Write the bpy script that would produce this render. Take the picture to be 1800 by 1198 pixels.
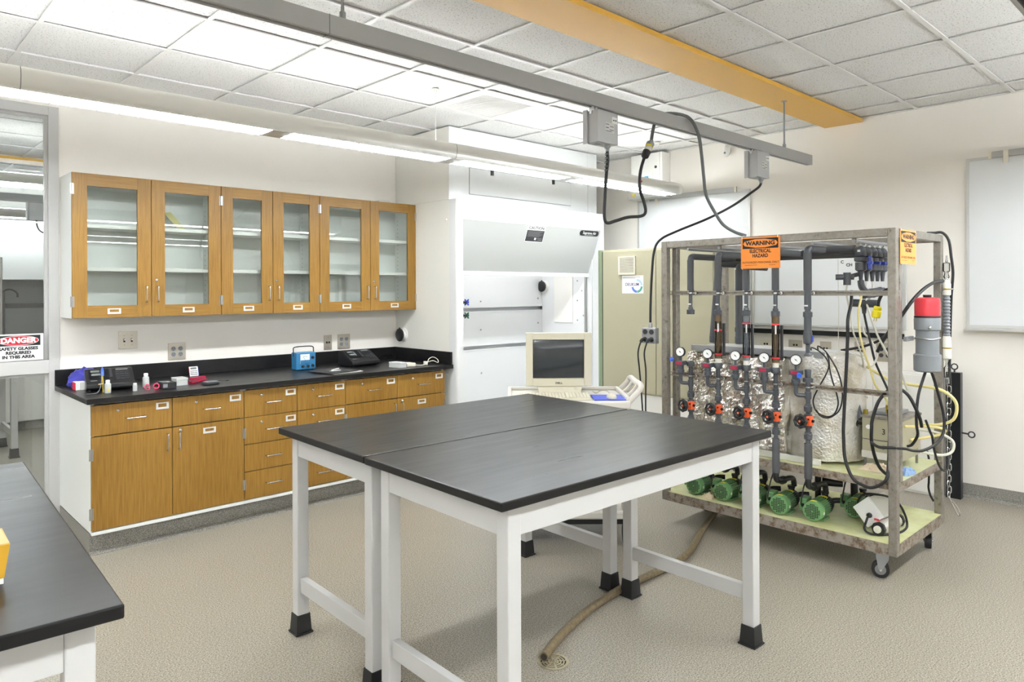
import bpy, math, random
from mathutils import Vector, Matrix
random.seed(7)
for o in list(bpy.data.objects): bpy.data.objects.remove(o, do_unlink=True)
SC = bpy.context.scene
COL = SC.collection
PI = math.pi

# ------------------------------------------------------------------ camera
CAM_A = math.radians(46.55); CAM_ROLL = math.radians(0.21)
cd = bpy.data.cameras.new('camera'); cam = bpy.data.objects.new('camera', cd); COL.objects.link(cam)
cd.sensor_width = 36.0; cd.sensor_fit = 'HORIZONTAL'; cd.lens = 1250.0 / 1800.0 * 36.0
cd.shift_x = 0.0; cd.shift_y = -(599.0 - 509.2) / 1800.0
cd.clip_start = 0.05; cd.clip_end = 100
_R = Vector((math.sin(CAM_A), -math.cos(CAM_A), 0)); _U = Vector((0, 0, 1)); _F = Vector((math.cos(CAM_A), math.sin(CAM_A), 0))
_c, _s = math.cos(CAM_ROLL), math.sin(CAM_ROLL)
_cr = _c * _R - _s * _U; _cu = _s * _R + _c * _U
cam.matrix_world = Matrix(((_cr.x, _cu.x, -_F.x, 0), (_cr.y, _cu.y, -_F.y, 0), (_cr.z, _cu.z, -_F.z, 1.51), (0, 0, 0, 1)))
SC.camera = cam
# ------------------------------------------------------------------ world, exposure
w = bpy.data.worlds.new('world'); SC.world = w; w.use_nodes = True
w.node_tree.nodes['Background'].inputs[0].default_value = (0.9, 0.92, 1.0, 1); w.node_tree.nodes['Background'].inputs[1].default_value = 0.4
SC.view_settings.view_transform = 'Standard'; SC.view_settings.look = 'None'
SC.view_settings.exposure = 0.84; SC.view_settings.gamma = 1.0; SC.view_settings.use_curve_mapping = False
LAMP_DOWN = 42.0; LAMP_UP = 28.0; FAR_LAMP = 21.0; HOOD_LAMP = 6.0
LAMP_COL = (0.905, 0.955, 1.0, 1)
CEIL = 2.865; WALL_R = 5.925; WALL_B = 5.375; WALL_L = -6.6; WALL_F = -7.2; FAR_Y = 11.2

# ------------------------------------------------------------------ materials
M = {}
def srgb(r, g, b):
    f = lambda c: (c / 12.92 if c <= 0.04045 else ((c + 0.055) / 1.055) ** 2.4)
    return (f(r / 255), f(g / 255), f(b / 255), 1)
def mat(name, col, rough=0.5, metal=0.0, spec=0.5, emit=None, strength=0.0, alpha=None, coat=0.0):
    m = bpy.data.materials.new(name); m.use_nodes = True
    b = m.node_tree.nodes['Principled BSDF']
    b.inputs['Base Color'].default_value = col; b.inputs['Roughness'].default_value = rough
    b.inputs['Metallic'].default_value = metal; b.inputs['Specular IOR Level'].default_value = spec
    if coat: b.inputs['Coat Weight'].default_value = coat; b.inputs['Coat Roughness'].default_value = 0.1
    if emit: b.inputs['Emission Color'].default_value = emit; b.inputs['Emission Strength'].default_value = strength
    M[name] = m
    return m
def nodes(m): return m.node_tree.nodes, m.node_tree.links, m.node_tree.nodes['Principled BSDF']
def pos_scaled(m, sx, sy, sz):
    N, L, b = nodes(m)
    g = N.new('ShaderNodeNewGeometry'); mp = N.new('ShaderNodeMapping'); mp.inputs['Scale'].default_value = (sx, sy, sz)
    L.new(g.outputs['Position'], mp.inputs['Vector']); return mp.outputs['Vector']
def obj_scaled(m, sx, sy, sz):
    N, L, b = nodes(m)
    g = N.new('ShaderNodeTexCoord'); mp = N.new('ShaderNodeMapping'); mp.inputs['Scale'].default_value = (sx, sy, sz)
    L.new(g.outputs['Object'], mp.inputs['Vector']); return mp.outputs['Vector']
def noise(m, vec, scale, detail=2.0, rough=0.5):
    N, L, b = nodes(m); n = N.new('ShaderNodeTexNoise')
    n.inputs['Scale'].default_value = scale; n.inputs['Detail'].default_value = detail; n.inputs['Roughness'].default_value = rough
    L.new(vec, n.inputs['Vector']); return n.outputs['Fac']
def ramp(m, fac, stops):
    N, L, b = nodes(m); r = N.new('ShaderNodeValToRGB'); e = r.color_ramp.elements
    while len(e) < len(stops): e.new(0.5)
    for i, (p, c) in enumerate(stops): e[i].position = p; e[i].color = c
    L.new(fac, r.inputs['Fac']); return r.outputs['Color']
def mixc(m, fac, a, b_, mode='MIX'):
    N, L, b = nodes(m); x = N.new('ShaderNodeMix'); x.data_type = 'RGBA'; x.blend_type = mode
    for sock, v in ((x.inputs['Factor'], fac), (x.inputs['A'], a), (x.inputs['B'], b_)):
        if hasattr(v, 'links') or hasattr(v, 'is_linked'): L.new(v, sock)
        else: sock.default_value = v
    return x.outputs['Result']
def setcol(m, c): N, L, b = nodes(m); L.new(c, b.inputs['Base Color'])
def setrough(m, fac, lo, hi):
    N, L, b = nodes(m); r = N.new('ShaderNodeMapRange'); r.inputs['To Min'].default_value = lo; r.inputs['To Max'].default_value = hi
    L.new(fac, r.inputs['Value']); L.new(r.outputs['Result'], b.inputs['Roughness'])
def bump(m, fac, strength, dist=0.002):
    N, L, b = nodes(m); n = N.new('ShaderNodeBump'); n.inputs['Strength'].default_value = strength; n.inputs['Distance'].default_value = dist
    L.new(fac, n.inputs['Height']); L.new(n.outputs['Normal'], b.inputs['Normal'])

mat('wall', srgb(241, 236, 228), 0.65)
_v = pos_scaled(M['wall'], 1, 1, 1); bump(M['wall'], noise(M['wall'], _v, 220, 2), 0.06, 0.001)
mat('far_wall', srgb(228, 228, 224), 0.7)
m = mat('floor', srgb(190, 182, 170), 0.36, spec=0.4)
_v = pos_scaled(m, 1, 1, 1)
c = ramp(m, noise(m, _v, 170, 2, 0.6), [(0.33, srgb(84, 78, 69)), (0.45, srgb(140, 133, 120)), (0.58, srgb(159, 152, 138)), (0.70, srgb(196, 189, 175))])
c = mixc(m, ramp(m, noise(m, _v, 1.3, 3), [(0.35, (0, 0, 0, 1)), (0.7, (1, 1, 1, 1))]), c, srgb(196, 186, 172), 'MULTIPLY') if False else c
setcol(m, c); setrough(m, noise(m, _v, 2.0, 3), 0.30, 0.44)
m = mat('rubber_base', srgb(128, 125, 118), 0.55)
_v = pos_scaled(m, 1, 1, 1); setcol(m, ramp(m, noise(m, _v, 210, 2, 0.6), [(0.32, srgb(84, 82, 77)), (0.5, srgb(130, 127, 120)), (0.7, srgb(168, 165, 158))]))
m = mat('ceiling_tile', srgb(236, 234, 232), 0.9, spec=0.1)
_v = pos_scaled(m, 1, 1, 1)
f1 = noise(m, _v, 112, 3, 0.65)
setcol(m, ramp(m, f1, [(0.30, srgb(148, 145, 142)), (0.385, srgb(206, 204, 202)), (0.42, srgb(237, 236, 235)), (1.0, srgb(240, 239, 238))])); bump(m, f1, 0.12, 0.002)
mat('tee_bar', srgb(232, 230, 228), 0.4)
m = mat('yellow_paint', srgb(222, 172, 70), 0.4)
mat('white_paint', srgb(236, 234, 228), 0.35)
mat('white_side', srgb(236, 238, 234), 0.30)
mat('frame_paint', srgb(192, 191, 189), 0.32)
mat('hood_side_lifted', srgb(234, 232, 224), 0.4)  # paler than the hood front, lifts the dim side by colour
mat('hood_white', srgb(214, 215, 214), 0.28)
mat('hood_panel', srgb(178, 179, 177), 0.35)
mat('hood_slot', srgb(226, 228, 231), 0.4)
mat('screw_white', srgb(225, 225, 222), 0.3)
for nm, vert in (('oak_v', True), ('oak_h', False)):
    m = mat(nm, srgb(186, 138, 66), 0.38, spec=0.4)
    _v = pos_scaled(m, 130, 130, 5) if vert else pos_scaled(m, 5, 130, 130)
    _v2 = pos_scaled(m, 2.2, 2.2, 0.5) if vert else pos_scaled(m, 0.5, 2.2, 2.2)
    g = ramp(m, noise(m, _v, 1.0, 3, 0.6), [(0.28, srgb(112, 78, 26)), (0.5, srgb(140, 103, 40)), (0.75, srgb(160, 122, 58))])
    c = mixc(m, 0.35, g, ramp(m, noise(m, _v2, 1.6, 2), [(0.3, srgb(124, 88, 30)), (0.7, srgb(156, 118, 52))]))
    setcol(m, c); bump(m, noise(m, _v, 1.0, 3, 0.6), 0.12, 0.0006)
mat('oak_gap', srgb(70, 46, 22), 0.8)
for nm, base in (('epoxy', 26), ('epoxy_table', 21)):
    m = mat(nm, srgb(base, base, base + 1), 0.3, spec=0.27)
    _v = pos_scaled(m, 1.2, 9, 3)
    setcol(m, ramp(m, noise(m, _v, 2.2, 5, 0.65), [(0.3, srgb(base - 6, base - 6, base - 5)), (0.75, srgb(base + 7, base + 6, base + 6))]))
    setrough(m, noise(m, _v, 3.1, 4), 0.24, 0.36)
mat('black_plastic', srgb(30, 30, 32), 0.38)
mat('black_rubber', srgb(24, 24, 25), 0.55)
mat('black_satin', srgb(16, 20, 24), 0.3)
mat('dark_grey_plastic', srgb(52, 53, 56), 0.42)
mat('lcd', srgb(122, 126, 122), 0.25)
mat('pipe_pvc', srgb(72, 75, 80), 0.38)
mat('pipe_foam', srgb(78, 79, 82), 0.75)
mat('chrome', srgb(200, 200, 200), 0.22, 1.0)
mat('brushed', srgb(176, 176, 174), 0.38, 1.0)
mat('holder_metal', srgb(216, 216, 214), 0.35, 0.15)
mat('louver_grey', srgb(110, 110, 110), 0.5)
mat('plate_steel', srgb(188, 182, 170), 0.35, 0.85)
mat('galvanised', srgb(150, 152, 154), 0.42, 0.55)
m = mat('rail_grey', srgb(176, 177, 177), 0.5, 0.0)
m = mat('box_grey', srgb(186, 187, 188), 0.42, 0.05)
m = mat('steel_tube', srgb(150, 145, 138), 0.42, 0.55)
_v = pos_scaled(m, 1, 1, 1)
setcol(m, ramp(m, noise(m, _v, 34, 5, 0.7), [(0.30, srgb(92, 84, 74)), (0.40, srgb(134, 128, 119)), (0.75, srgb(156, 151, 143))]))
m = mat('rusty_steel', srgb(140, 130, 118), 0.55, 0.35)
_v = pos_scaled(m, 1, 1, 1)
setcol(m, ramp(m, noise(m, _v, 22, 6, 0.75), [(0.30, srgb(62, 44, 30)), (0.42, srgb(118, 100, 82)), (0.52, srgb(150, 142, 131)), (0.8, srgb(168, 160, 150))]))
m = mat('deck_green', srgb(206, 208, 158), 0.42)
_v = pos_scaled(m, 1, 1, 1)
setcol(m, ramp(m, noise(m, _v, 5, 5, 0.65), [(0.3, srgb(188, 186, 128)), (0.5, srgb(205, 207, 156)), (0.75, srgb(220, 222, 184))]))
m = mat('foil', srgb(240, 239, 236), 0.16, 1.0)
_v = pos_scaled(m, 1, 1, 0.55)
f = noise(m, _v, 26, 4, 0.6); bump(m, f, 0.6, 0.015)
setcol(m, ramp(m, noise(m, _v, 5, 4, 0.6), [(0.33, srgb(196, 184, 160)), (0.44, srgb(232, 229, 222)), (0.8, srgb(248, 247, 245))]))
m = mat('bubble_foil', srgb(225, 224, 220), 0.3, 0.8)
_v = pos_scaled(m, 1, 1, 1); bump(m, noise(m, _v, 75, 3), 0.6, 0.01)
setcol(m, ramp(m, noise(m, _v, 9, 4), [(0.35, srgb(206, 200, 184)), (0.55, srgb(232, 230, 226)), (0.8, srgb(244, 244, 242))]))
m = mat('motor_green', srgb(104, 148, 96), 0.35)
mat('motor_dark', srgb(20, 32, 18), 0.6)
mat('label_yellow', srgb(228, 206, 52), 0.5)
mat('label_white', srgb(238, 238, 236), 0.5)
mat('ink_black', srgb(18, 18, 18), 0.6)
mat('ink_grey', srgb(120, 120, 122), 0.6)
mat('ink_red', srgb(196, 30, 50), 0.5)
mat('sign_orange', srgb(240, 140, 40), 0.45)
mat('sign_orange_pale', srgb(248, 160, 78), 0.45)
mat('red_plastic', srgb(206, 52, 62), 0.38)
mat('magenta_plastic', srgb(160, 26, 60), 0.3)
mat('pink_plastic', srgb(214, 60, 100), 0.3)
mat('orange_plastic', srgb(238, 98, 50), 0.4)
mat('blue_plastic', srgb(46, 66, 160), 0.35)
mat('blue_bright', srgb(52, 96, 210), 0.35)
mat('blue_nylon', srgb(54, 54, 150), 0.45)
mat('green_plastic', srgb(16, 92, 70), 0.3)
mat('meter_blue', srgb(44, 112, 156), 0.35)
mat('connector_grey', srgb(126, 130, 134), 0.4)
mat('yellow_plug', srgb(232, 214, 30), 0.4)
mat('beige_enclosure', srgb(172, 167, 142), 0.45)
mat('green_trim', srgb(128, 144, 112), 0.45)
mat('crt_beige', srgb(206, 200, 178), 0.45)
mat('crt_screen', srgb(46, 50, 52), 0.12)
mat('cart_plastic', srgb(210, 205, 196), 0.5)
mat('whiteboard', srgb(226, 228, 229), 0.2)
mat('board_trim', srgb(206, 206, 202), 0.4, 0.3)
mat('paper', srgb(240, 239, 234), 0.7)
m = mat('cloth_tan', srgb(216, 198, 170), 0.9)
mat('cloth_blue', srgb(140, 168, 206), 0.9)
mat('hose_tan', srgb(136, 120, 92), 0.5)
m = M['hose_tan']; _v = pos_scaled(m, 1, 1, 1); setcol(m, ramp(m, noise(m, _v, 55, 3), [(0.3, srgb(100, 84, 56)), (0.6, srgb(120, 106, 80)), (0.85, srgb(138, 126, 100))]))
mat('tube_yellow', srgb(220, 206, 140), 0.3)
mat('tube_clear', srgb(206, 204, 190), 0.25)
mat('cable_grey', srgb(104, 108, 108), 0.5)
mat('cream_plastic', srgb(232, 226, 208), 0.4)
mat('teflon', srgb(228, 226, 214), 0.4)
mat('brass', srgb(170, 150, 60), 0.35, 0.8)
mat('drain_metal', srgb(176, 166, 140), 0.4, 0.6)
mat('drain_dark', srgb(40, 36, 30), 0.8)
mat('concrete_white', srgb(214, 212, 204), 0.6)
mat('grey_far', srgb(138, 140, 140), 0.5)
mat('cyan_screen', srgb(70, 160, 196), 0.3)
mat('tan_carton', srgb(206, 176, 120), 0.7)
mat('gold_carton', srgb(196, 150, 44), 0.5)
mat('fume_frame', srgb(228, 229, 229), 0.3)
# emitters
mat('lamp_glow', (1, 1, 1, 1), 0.5, emit=LAMP_COL, strength=LAMP_DOWN)
mat('lamp_glow_up', (1, 1, 1, 1), 0.5, emit=LAMP_COL, strength=LAMP_UP)
mat('lamp_glow_far', (1, 1, 1, 1), 0.5, emit=LAMP_COL, strength=FAR_LAMP)
mat('hood_glow', (1, 1, 1, 1), 0.5, emit=(0.97, 0.98, 1.0, 1), strength=HOOD_LAMP)
def glass(name, tint=(0.955, 0.975, 0.965, 1), gloss=1.0):
    m = bpy.data.materials.new(name); m.use_nodes = True; N = m.node_tree.nodes; L = m.node_tree.links
    N.remove(N['Principled BSDF']); out = N['Material Output']
    t = N.new('ShaderNodeBsdfTransparent'); t.inputs[0].default_value = tint
    g = N.new('ShaderNodeBsdfGlossy'); g.inputs['Roughness'].default_value = 0.01; g.inputs[0].default_value = (gloss, gloss, gloss, 1)
    f = N.new('ShaderNodeFresnel'); f.inputs['IOR'].default_value = 1.5
    mx = N.new('ShaderNodeMixShader'); L.new(f.outputs[0], mx.inputs[0]); L.new(t.outputs[0], mx.inputs[1]); L.new(g.outputs[0], mx.inputs[2])
    L.new(mx.outputs[0], out.inputs[0]); M[name] = m
glass('pane_glass'); glass('clear_tube', (0.80, 0.80, 0.76, 1)); glass('amber_tube', (0.45, 0.36, 0.26, 1)); glass('grey_tube', (0.50, 0.54, 0.60, 1)); glass('frosted', (0.85, 0.86, 0.86, 1))
m = mat('poly_bottle', srgb(222, 224, 222), 0.45); nodes(m)[2].inputs['Transmission Weight'].default_value = 0.35
m = mat('poly_box', srgb(226, 228, 226), 0.4); nodes(m)[2].inputs['Transmission Weight'].default_value = 0.25
m = mat('poly_wheel', srgb(120, 120, 120), 0.5)

# ------------------------------------------------------------------ mesh helpers
class MB:
    def __init__(s): s.v = []; s.f = []; s.sm = []
    def add(s, verts, faces, smooth=False):
        n = len(s.v); s.v.extend([Vector(v) for v in verts])
        for f in faces: s.f.append([i + n for i in f]); s.sm.append(smooth)
        return s
    def box(s, x0, x1, y0, y1, z0, z1):
        return s.add([(x0, y0, z0), (x1, y0, z0), (x1, y1, z0), (x0, y1, z0), (x0, y0, z1), (x1, y0, z1), (x1, y1, z1), (x0, y1, z1)],
                     [(3, 2, 1, 0), (4, 5, 6, 7), (0, 1, 5, 4), (1, 2, 6, 5), (2, 3, 7, 6), (3, 0, 4, 7)])
    def hexa(s, b, t):   # bottom quad, top quad (counter-clockwise)
        return s.add(list(b) + list(t), [(3, 2, 1, 0), (4, 5, 6, 7), (0, 1, 5, 4), (1, 2, 6, 5), (2, 3, 7, 6), (3, 0, 4, 7)])
    def cyl(s, p0, p1, r0, r1=None, n=16, caps=True, smooth=True):
        r1 = r0 if r1 is None else r1
        p0 = Vector(p0); p1 = Vector(p1); d = (p1 - p0).normalized()
        a = d.orthogonal().normalized(); b = d.cross(a)
        vs = []
        for p, r in ((p0, r0), (p1, r1)):
            for i in range(n):
                t = 2 * PI * i / n; vs.append(p + (a * math.cos(t) + b * math.sin(t)) * r)
        s.add(vs, [(i, (i + 1) % n, n + (i + 1) % n, n + i) for i in range(n)], smooth)
        if caps:
            k = len(s.v) - 2 * n
            s.f.append([k + i for i in reversed(range(n))]); s.sm.append(False)
            s.f.append([k + n + i for i in range(n)]); s.sm.append(False)
        return s
    def lathe(s, p, d, prof, n=20, smooth=True):   # prof: (radius, distance along d)
        p = Vector(p); d = Vector(d).normalized(); a = d.orthogonal().normalized(); b = d.cross(a)
        vs = []; fs = []
        for r, h in prof:
            for i in range(n):
                t = 2 * PI * i / n; vs.append(p + d * h + (a * math.cos(t) + b * math.sin(t)) * max(r, 1e-5))
        for j in range(len(prof) - 1):
            for i in range(n): fs.append((j * n + i, j * n + (i + 1) % n, (j + 1) * n + (i + 1) % n, (j + 1) * n + i))
        k = len(prof) - 1
        s.add(vs, fs, smooth)
        base = len(s.v) - len(vs)
        s.f.append([base + i for i in reversed(range(n))]); s.sm.append(False)
        s.f.append([base + k * n + i for i in range(n)]); s.sm.append(False)
        return s
    def tube(s, pts, r, n=8, sub=6, closed=False, rad=None):
        P = spline(pts, sub, closed) if sub else [Vector(p) for p in pts]
        m = len(P); T = []
        for i in range(m):
            if closed: t = P[(i + 1) % m] - P[i - 1]
            else: t = P[min(i + 1, m - 1)] - P[max(i - 1, 0)]
            T.append(t.normalized() if t.length > 1e-9 else Vector((0, 0, 1)))
        a = T[0].orthogonal().normalized(); vs = []; fs = []
        for i in range(m):
            a = (a - T[i] * a.dot(T[i]))
            a = a.normalized() if a.length > 1e-6 else T[i].orthogonal().normalized()
            b = T[i].cross(a)
            rr = r if rad is None else r * rad(i / (m - 1))
            for k in range(n):
                t = 2 * PI * k / n; vs.append(P[i] + (a * math.cos(t) + b * math.sin(t)) * rr)
        q = m if closed else m - 1
        for i in range(q):
            j = (i + 1) % m
            for k in range(n): fs.append((i * n + k, i * n + (k + 1) % n, j * n + (k + 1) % n, j * n + k))
        if not closed: fs += [tuple(reversed(range(n))), tuple((m - 1) * n + k for k in range(n))]
        return s.add(vs, fs, True)
    def prism(s, poly, axis, a0, a1, smooth=False):   # poly in the two other axes
        def pt(u, v, w):
            return {'x': (w, u, v), 'y': (u, w, v), 'z': (u, v, w)}[axis]
        n = len(poly); vs = [pt(u, v, a0) for u, v in poly] + [pt(u, v, a1) for u, v in poly]
        s.add(vs, [(i, (i + 1) % n, n + (i + 1) % n, n + i) for i in range(n)], smooth)
        k = len(s.v) - 2 * n
        s.f.append([k + i for i in reversed(range(n))]); s.sm.append(False); s.f.append([k + n + i for i in range(n)]); s.sm.append(False)
        return s
    def sphere(s, c, rx, ry=None, rz=None, n=14, m=9):
        ry = rx if ry is None else ry; rz = rx if rz is None else rz
        vs = []; fs = []
        for j in range(m + 1):
            ph = PI * j / m
            for i in range(n):
                t = 2 * PI * i / n
                vs.append((c[0] + rx * math.sin(ph) * math.cos(t), c[1] + ry * math.sin(ph) * math.sin(t), c[2] + rz * math.cos(ph)))
        for j in range(m):
            for i in range(n): fs.append((j * n + i, (j + 1) * n + i, (j + 1) * n + (i + 1) % n, j * n + (i + 1) % n))
        return s.add(vs, fs, True)
    def xf(s, mtx):
        s.v = [mtx @ v for v in s.v]; return s
    def mesh(s, name, matr, inv=None):
        me = bpy.data.meshes.new(name)
        vs = s.v if inv is None else [inv @ v for v in s.v]
        me.from_pydata([tuple(v) for v in vs], [], s.f); me.update()
        for p, sm in zip(me.polygons, s.sm): p.use_smooth = sm
        import bmesh
        bm = bmesh.new(); bm.from_mesh(me); bmesh.ops.recalc_face_normals(bm, faces=bm.faces); bm.to_mesh(me); bm.free()
        if any(s.sm): me.set_sharp_from_angle(angle=math.radians(38))
        me.materials.append(M[matr] if isinstance(matr, str) else matr)
        return me
    def build(s, name, matr, parent=None, bevel=0.0, seg=2, world=True):
        inv = None
        if parent is not None and world: inv = wmat(parent).inverted()
        o = bpy.data.objects.new(name, s.mesh(name, matr, inv)); COL.objects.link(o)
        if parent is not None: o.parent = parent
        if bevel:
            b = o.modifiers.new('bevel', 'BEVEL'); b.width = bevel; b.segments = seg; b.limit_method = 'ANGLE'; b.angle_limit = math.radians(40)
        return o
def wmat(o):
    m = o.matrix_basis.copy()
    return wmat(o.parent) @ m if o.parent else m
def spline(pts, sub=6, closed=False):
    P = [Vector(p) for p in pts]; n = len(P); out = []
    q = n if closed else n - 1
    for i in range(q):
        if closed: p0, p1, p2, p3 = P[i - 1], P[i], P[(i + 1) % n], P[(i + 2) % n]
        else: p0, p1, p2, p3 = P[max(i - 1, 0)], P[i], P[i + 1], P[min(i + 2, n - 1)]
        for k in range(sub):
            t = k / sub; t2 = t * t; t3 = t2 * t
            out.append(0.5 * ((2 * p1) + (p2 - p0) * t + (2 * p0 - 5 * p1 + 4 * p2 - p3) * t2 + (3 * p1 - p0 - 3 * p2 + p3) * t3))
    if not closed: out.append(P[-1])
    return out
def tag(o, label=None, cat=None, group=None, kind=None):
    if label: o['label'] = label
    if cat: o['category'] = cat
    if group: o['group'] = group
    if kind: o['kind'] = kind
    return o
def thing(name, label, cat, loc=(0, 0, 0), rz=0.0, group=None):
    o = bpy.data.objects.new(name, None); COL.objects.link(o); o.empty_display_size = 0.05
    o.location = loc; o.rotation_euler = (0, 0, rz)
    o.matrix_basis = Matrix.Translation(Vector(loc)) @ Matrix.Rotation(rz, 4, 'Z')
    return tag(o, label, cat, group)
def empty_part(name, parent):
    o = bpy.data.objects.new(name, None); COL.objects.link(o); o.parent = parent; return o
def struct(o): o['kind'] = 'structure'; return o
def box(name, x0, x1, y0, y1, z0, z1, matr, parent=None, bevel=0.0):
    return MB().box(x0, x1, y0, y1, z0, z1).build(name, matr, parent, bevel)
def bx(x0, x1, y0, y1, z0, z1): return MB().box(x0, x1, y0, y1, z0, z1)
def dup(root, loc=None, rz=None, label=None, group=None):
    r = root.copy(); COL.objects.link(r)
    if loc is not None or rz is not None:
        L0, R0, S0 = root.matrix_basis.decompose()
        r.matrix_basis = Matrix.Translation(Vector(loc) if loc is not None else L0) @ Matrix.Rotation(rz if rz is not None else R0.to_euler().z, 4, 'Z')
    if label: r['label'] = label
    if group: r['group'] = group
    for ch in list(root.children):
        c = ch.copy(); COL.objects.link(c); c.parent = r
        for g in list(ch.children):
            d = g.copy(); COL.objects.link(d); d.parent = c
    return r
def text(name, body, matr, origin, right, up, size, parent=None, depth=0.0006, align='CENTER', xs=1.0, bold=0.0):
    cu = bpy.data.curves.new('txt', 'FONT'); cu.body = body; cu.size = size; cu.align_x = align; cu.align_y = 'CENTER'
    cu.extrude = depth; cu.offset = bold; cu.resolution_u = 3
    t = bpy.data.objects.new('txt', cu); COL.objects.link(t)
    dg = bpy.context.evaluated_depsgraph_get(); me = bpy.data.meshes.new_from_object(t.evaluated_get(dg))
    bpy.data.objects.remove(t); bpy.data.curves.remove(cu)
    r = Vector(right).normalized(); u = Vector(up).normalized(); n = r.cross(u); o = Vector(origin)
    mt = Matrix(((r.x * xs, u.x, n.x, o.x), (r.y * xs, u.y, n.y, o.y), (r.z * xs, u.z, n.z, o.z), (0, 0, 0, 1)))
    if parent is not None: mt = wmat(parent).inverted() @ mt
    me.transform(mt); me.name = name; me.materials.clear(); me.materials.append(M[matr])
    ob = bpy.data.objects.new(name, me); COL.objects.link(ob)
    if parent is not None: ob.parent = parent
    return ob
def frame_mb(u0, u1, z0, z1, wl, wr, wt, wb, plane, a0, a1):
    """four separate boxes of a frame in the (x or y, z) plane, thickness a0..a1"""
    out = []
    for (p0, p1, q0, q1) in ((u0, u0 + wl, z0, z1), (u1 - wr, u1, z0, z1), (u0 + wl, u1 - wr, z1 - wt, z1), (u0 + wl, u1 - wr, z0, z0 + wb)):
        out.append(bx(p0, p1, a0, a1, q0, q1) if plane == 'y' else bx(a0, a1, p0, p1, q0, q1))
    return out
# ================================================================== the room
struct(box('floor', WALL_L - 0.1, WALL_R + 0.1, WALL_F - 0.1, FAR_Y + 0.1, -0.08, 0.0, 'floor'))
struct(bx(WALL_R, WALL_R + 0.12, WALL_F - 0.12, FAR_Y + 0.1, 0, 3.05).build('wall_right', 'wall'))
struct(bx(WALL_L - 0.12, WALL_L, WALL_F - 0.12, FAR_Y + 0.1, 0, 3.05).build('wall_left', 'wall'))
struct(bx(WALL_L, WALL_R, WALL_F - 0.12, WALL_F, 0, 3.05).build('wall_front', 'wall'))
WIN_X0, WIN_X1, WIN_Z = -0.30, 1.04, 2.70
wb = MB().box(WALL_L, WIN_X0, WALL_B, WALL_B + 0.12, 0, 3.05).box(WIN_X1, WALL_R, WALL_B, WALL_B + 0.12, 0, 3.05).box(WIN_X0, WIN_X1, WALL_B, WALL_B + 0.12, WIN_Z, 3.05)
struct(wb.build('wall_back', 'wall'))
struct(box('wall_far', WALL_L, WALL_R, FAR_Y, FAR_Y + 0.1, 0, 3.05, 'far_wall'))
def cove_base(name, pts_):   # profile extruded along a wall
    return pts_
b = MB().prism([(WALL_R - 0.001, 0), (WALL_R - 0.001, 0.102), (WALL_R - 0.006, 0.102), (WALL_R - 0.007, 0.02), (WALL_R - 0.02, 0.002), (WALL_R - 0.02, 0)], 'y', WALL_F, WALL_B)
struct(b.build('baseboard_right', 'rubber_base'))
struct(MB().box(WALL_L, WIN_X0, WALL_B - 0.007, WALL_B - 0.001, 0, 0.102).build('baseboard_back', 'rubber_base'))
# ceiling: a plenum slab with tiles and tees hung under it
ceil = struct(box('ceiling', WALL_L - 0.1, WALL_R + 0.1, WALL_F - 0.1, FAR_Y + 0.1, 2.93, 3.0, 'tee_bar'))
T = 0.6096; GX, GY = 0.74, 4.23
xs = [GX + T * k for k in range(-4, 9)] + [WALL_R]
ys = sorted(GY - T * k for k in range(-1, 9)) + [WALL_B]
tile_cache = {}
VENT = (3.1784, 3.62)
for i in range(len(xs) - 1):
    for j in range(len(ys) - 1):
        x0, x1, y0, y1 = xs[i], xs[i + 1], ys[j], ys[j + 1]
        if abs(x0 - VENT[0]) < 0.05 and abs(y0 - VENT[1]) < 0.05: continue
        key = (round(x1 - x0, 3), round(y1 - y0, 3))
        if key not in tile_cache:
            tile_cache[key] = MB().box(0.006, key[0] - 0.006, 0.006, key[1] - 0.006, 0, 0.014).mesh('ceiling_tile', 'ceiling_tile')
        o = bpy.data.objects.new('ceiling_tile', tile_cache[key]); COL.objects.link(o); o.parent = ceil
        o.location = (x0, y0, CEIL + 0.009 + random.uniform(-0.0008, 0.0008))
for x in xs[:-1]: bx(x - 0.012, x + 0.012, ys[0], WALL_B, CEIL - 0.003, CEIL + 0.003).build('cross_tee', 'tee_bar', ceil)
for y in ys[:-1]: bx(xs[0], WALL_R, y - 0.012, y + 0.012, CEIL - 0.004, CEIL + 0.0025).build('main_tee', 'tee_bar', ceil)
for (a, b_, c_, d) in ((WALL_R - 0.022, WALL_R, ys[0], WALL_B), (xs[0], WALL_R, WALL_B - 0.022, WALL_B)):
    bx(a, b_, c_, d, CEIL - 0.002, CEIL + 0.004).build('wall_angle', 'tee_bar', ceil)
# far room ceiling
for y in (6.15, 6.76, 7.37, 7.98, 8.59, 9.20, 9.81):
    for x in (0.13, 0.74, 1.35, 1.96):
        o = bpy.data.objects.new('ceiling_tile', tile_cache[(0.61, 0.61)]); COL.objects.link(o); o.parent = ceil; o.location = (x, y, CEIL + 0.004)
for y in (6.15, 6.76, 7.37, 7.98, 8.59, 9.20, 9.81, 10.42): bx(0.1, 2.6, y - 0.012, y + 0.012, CEIL - 0.003, CEIL + 0.003).build('main_tee', 'tee_bar', ceil)
for x in (0.13, 0.74, 1.35, 1.96): bx(x - 0.012, x + 0.012, 5.5, FAR_Y, CEIL - 0.0025, CEIL + 0.0035).build('cross_tee', 'tee_bar', ceil)
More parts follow.
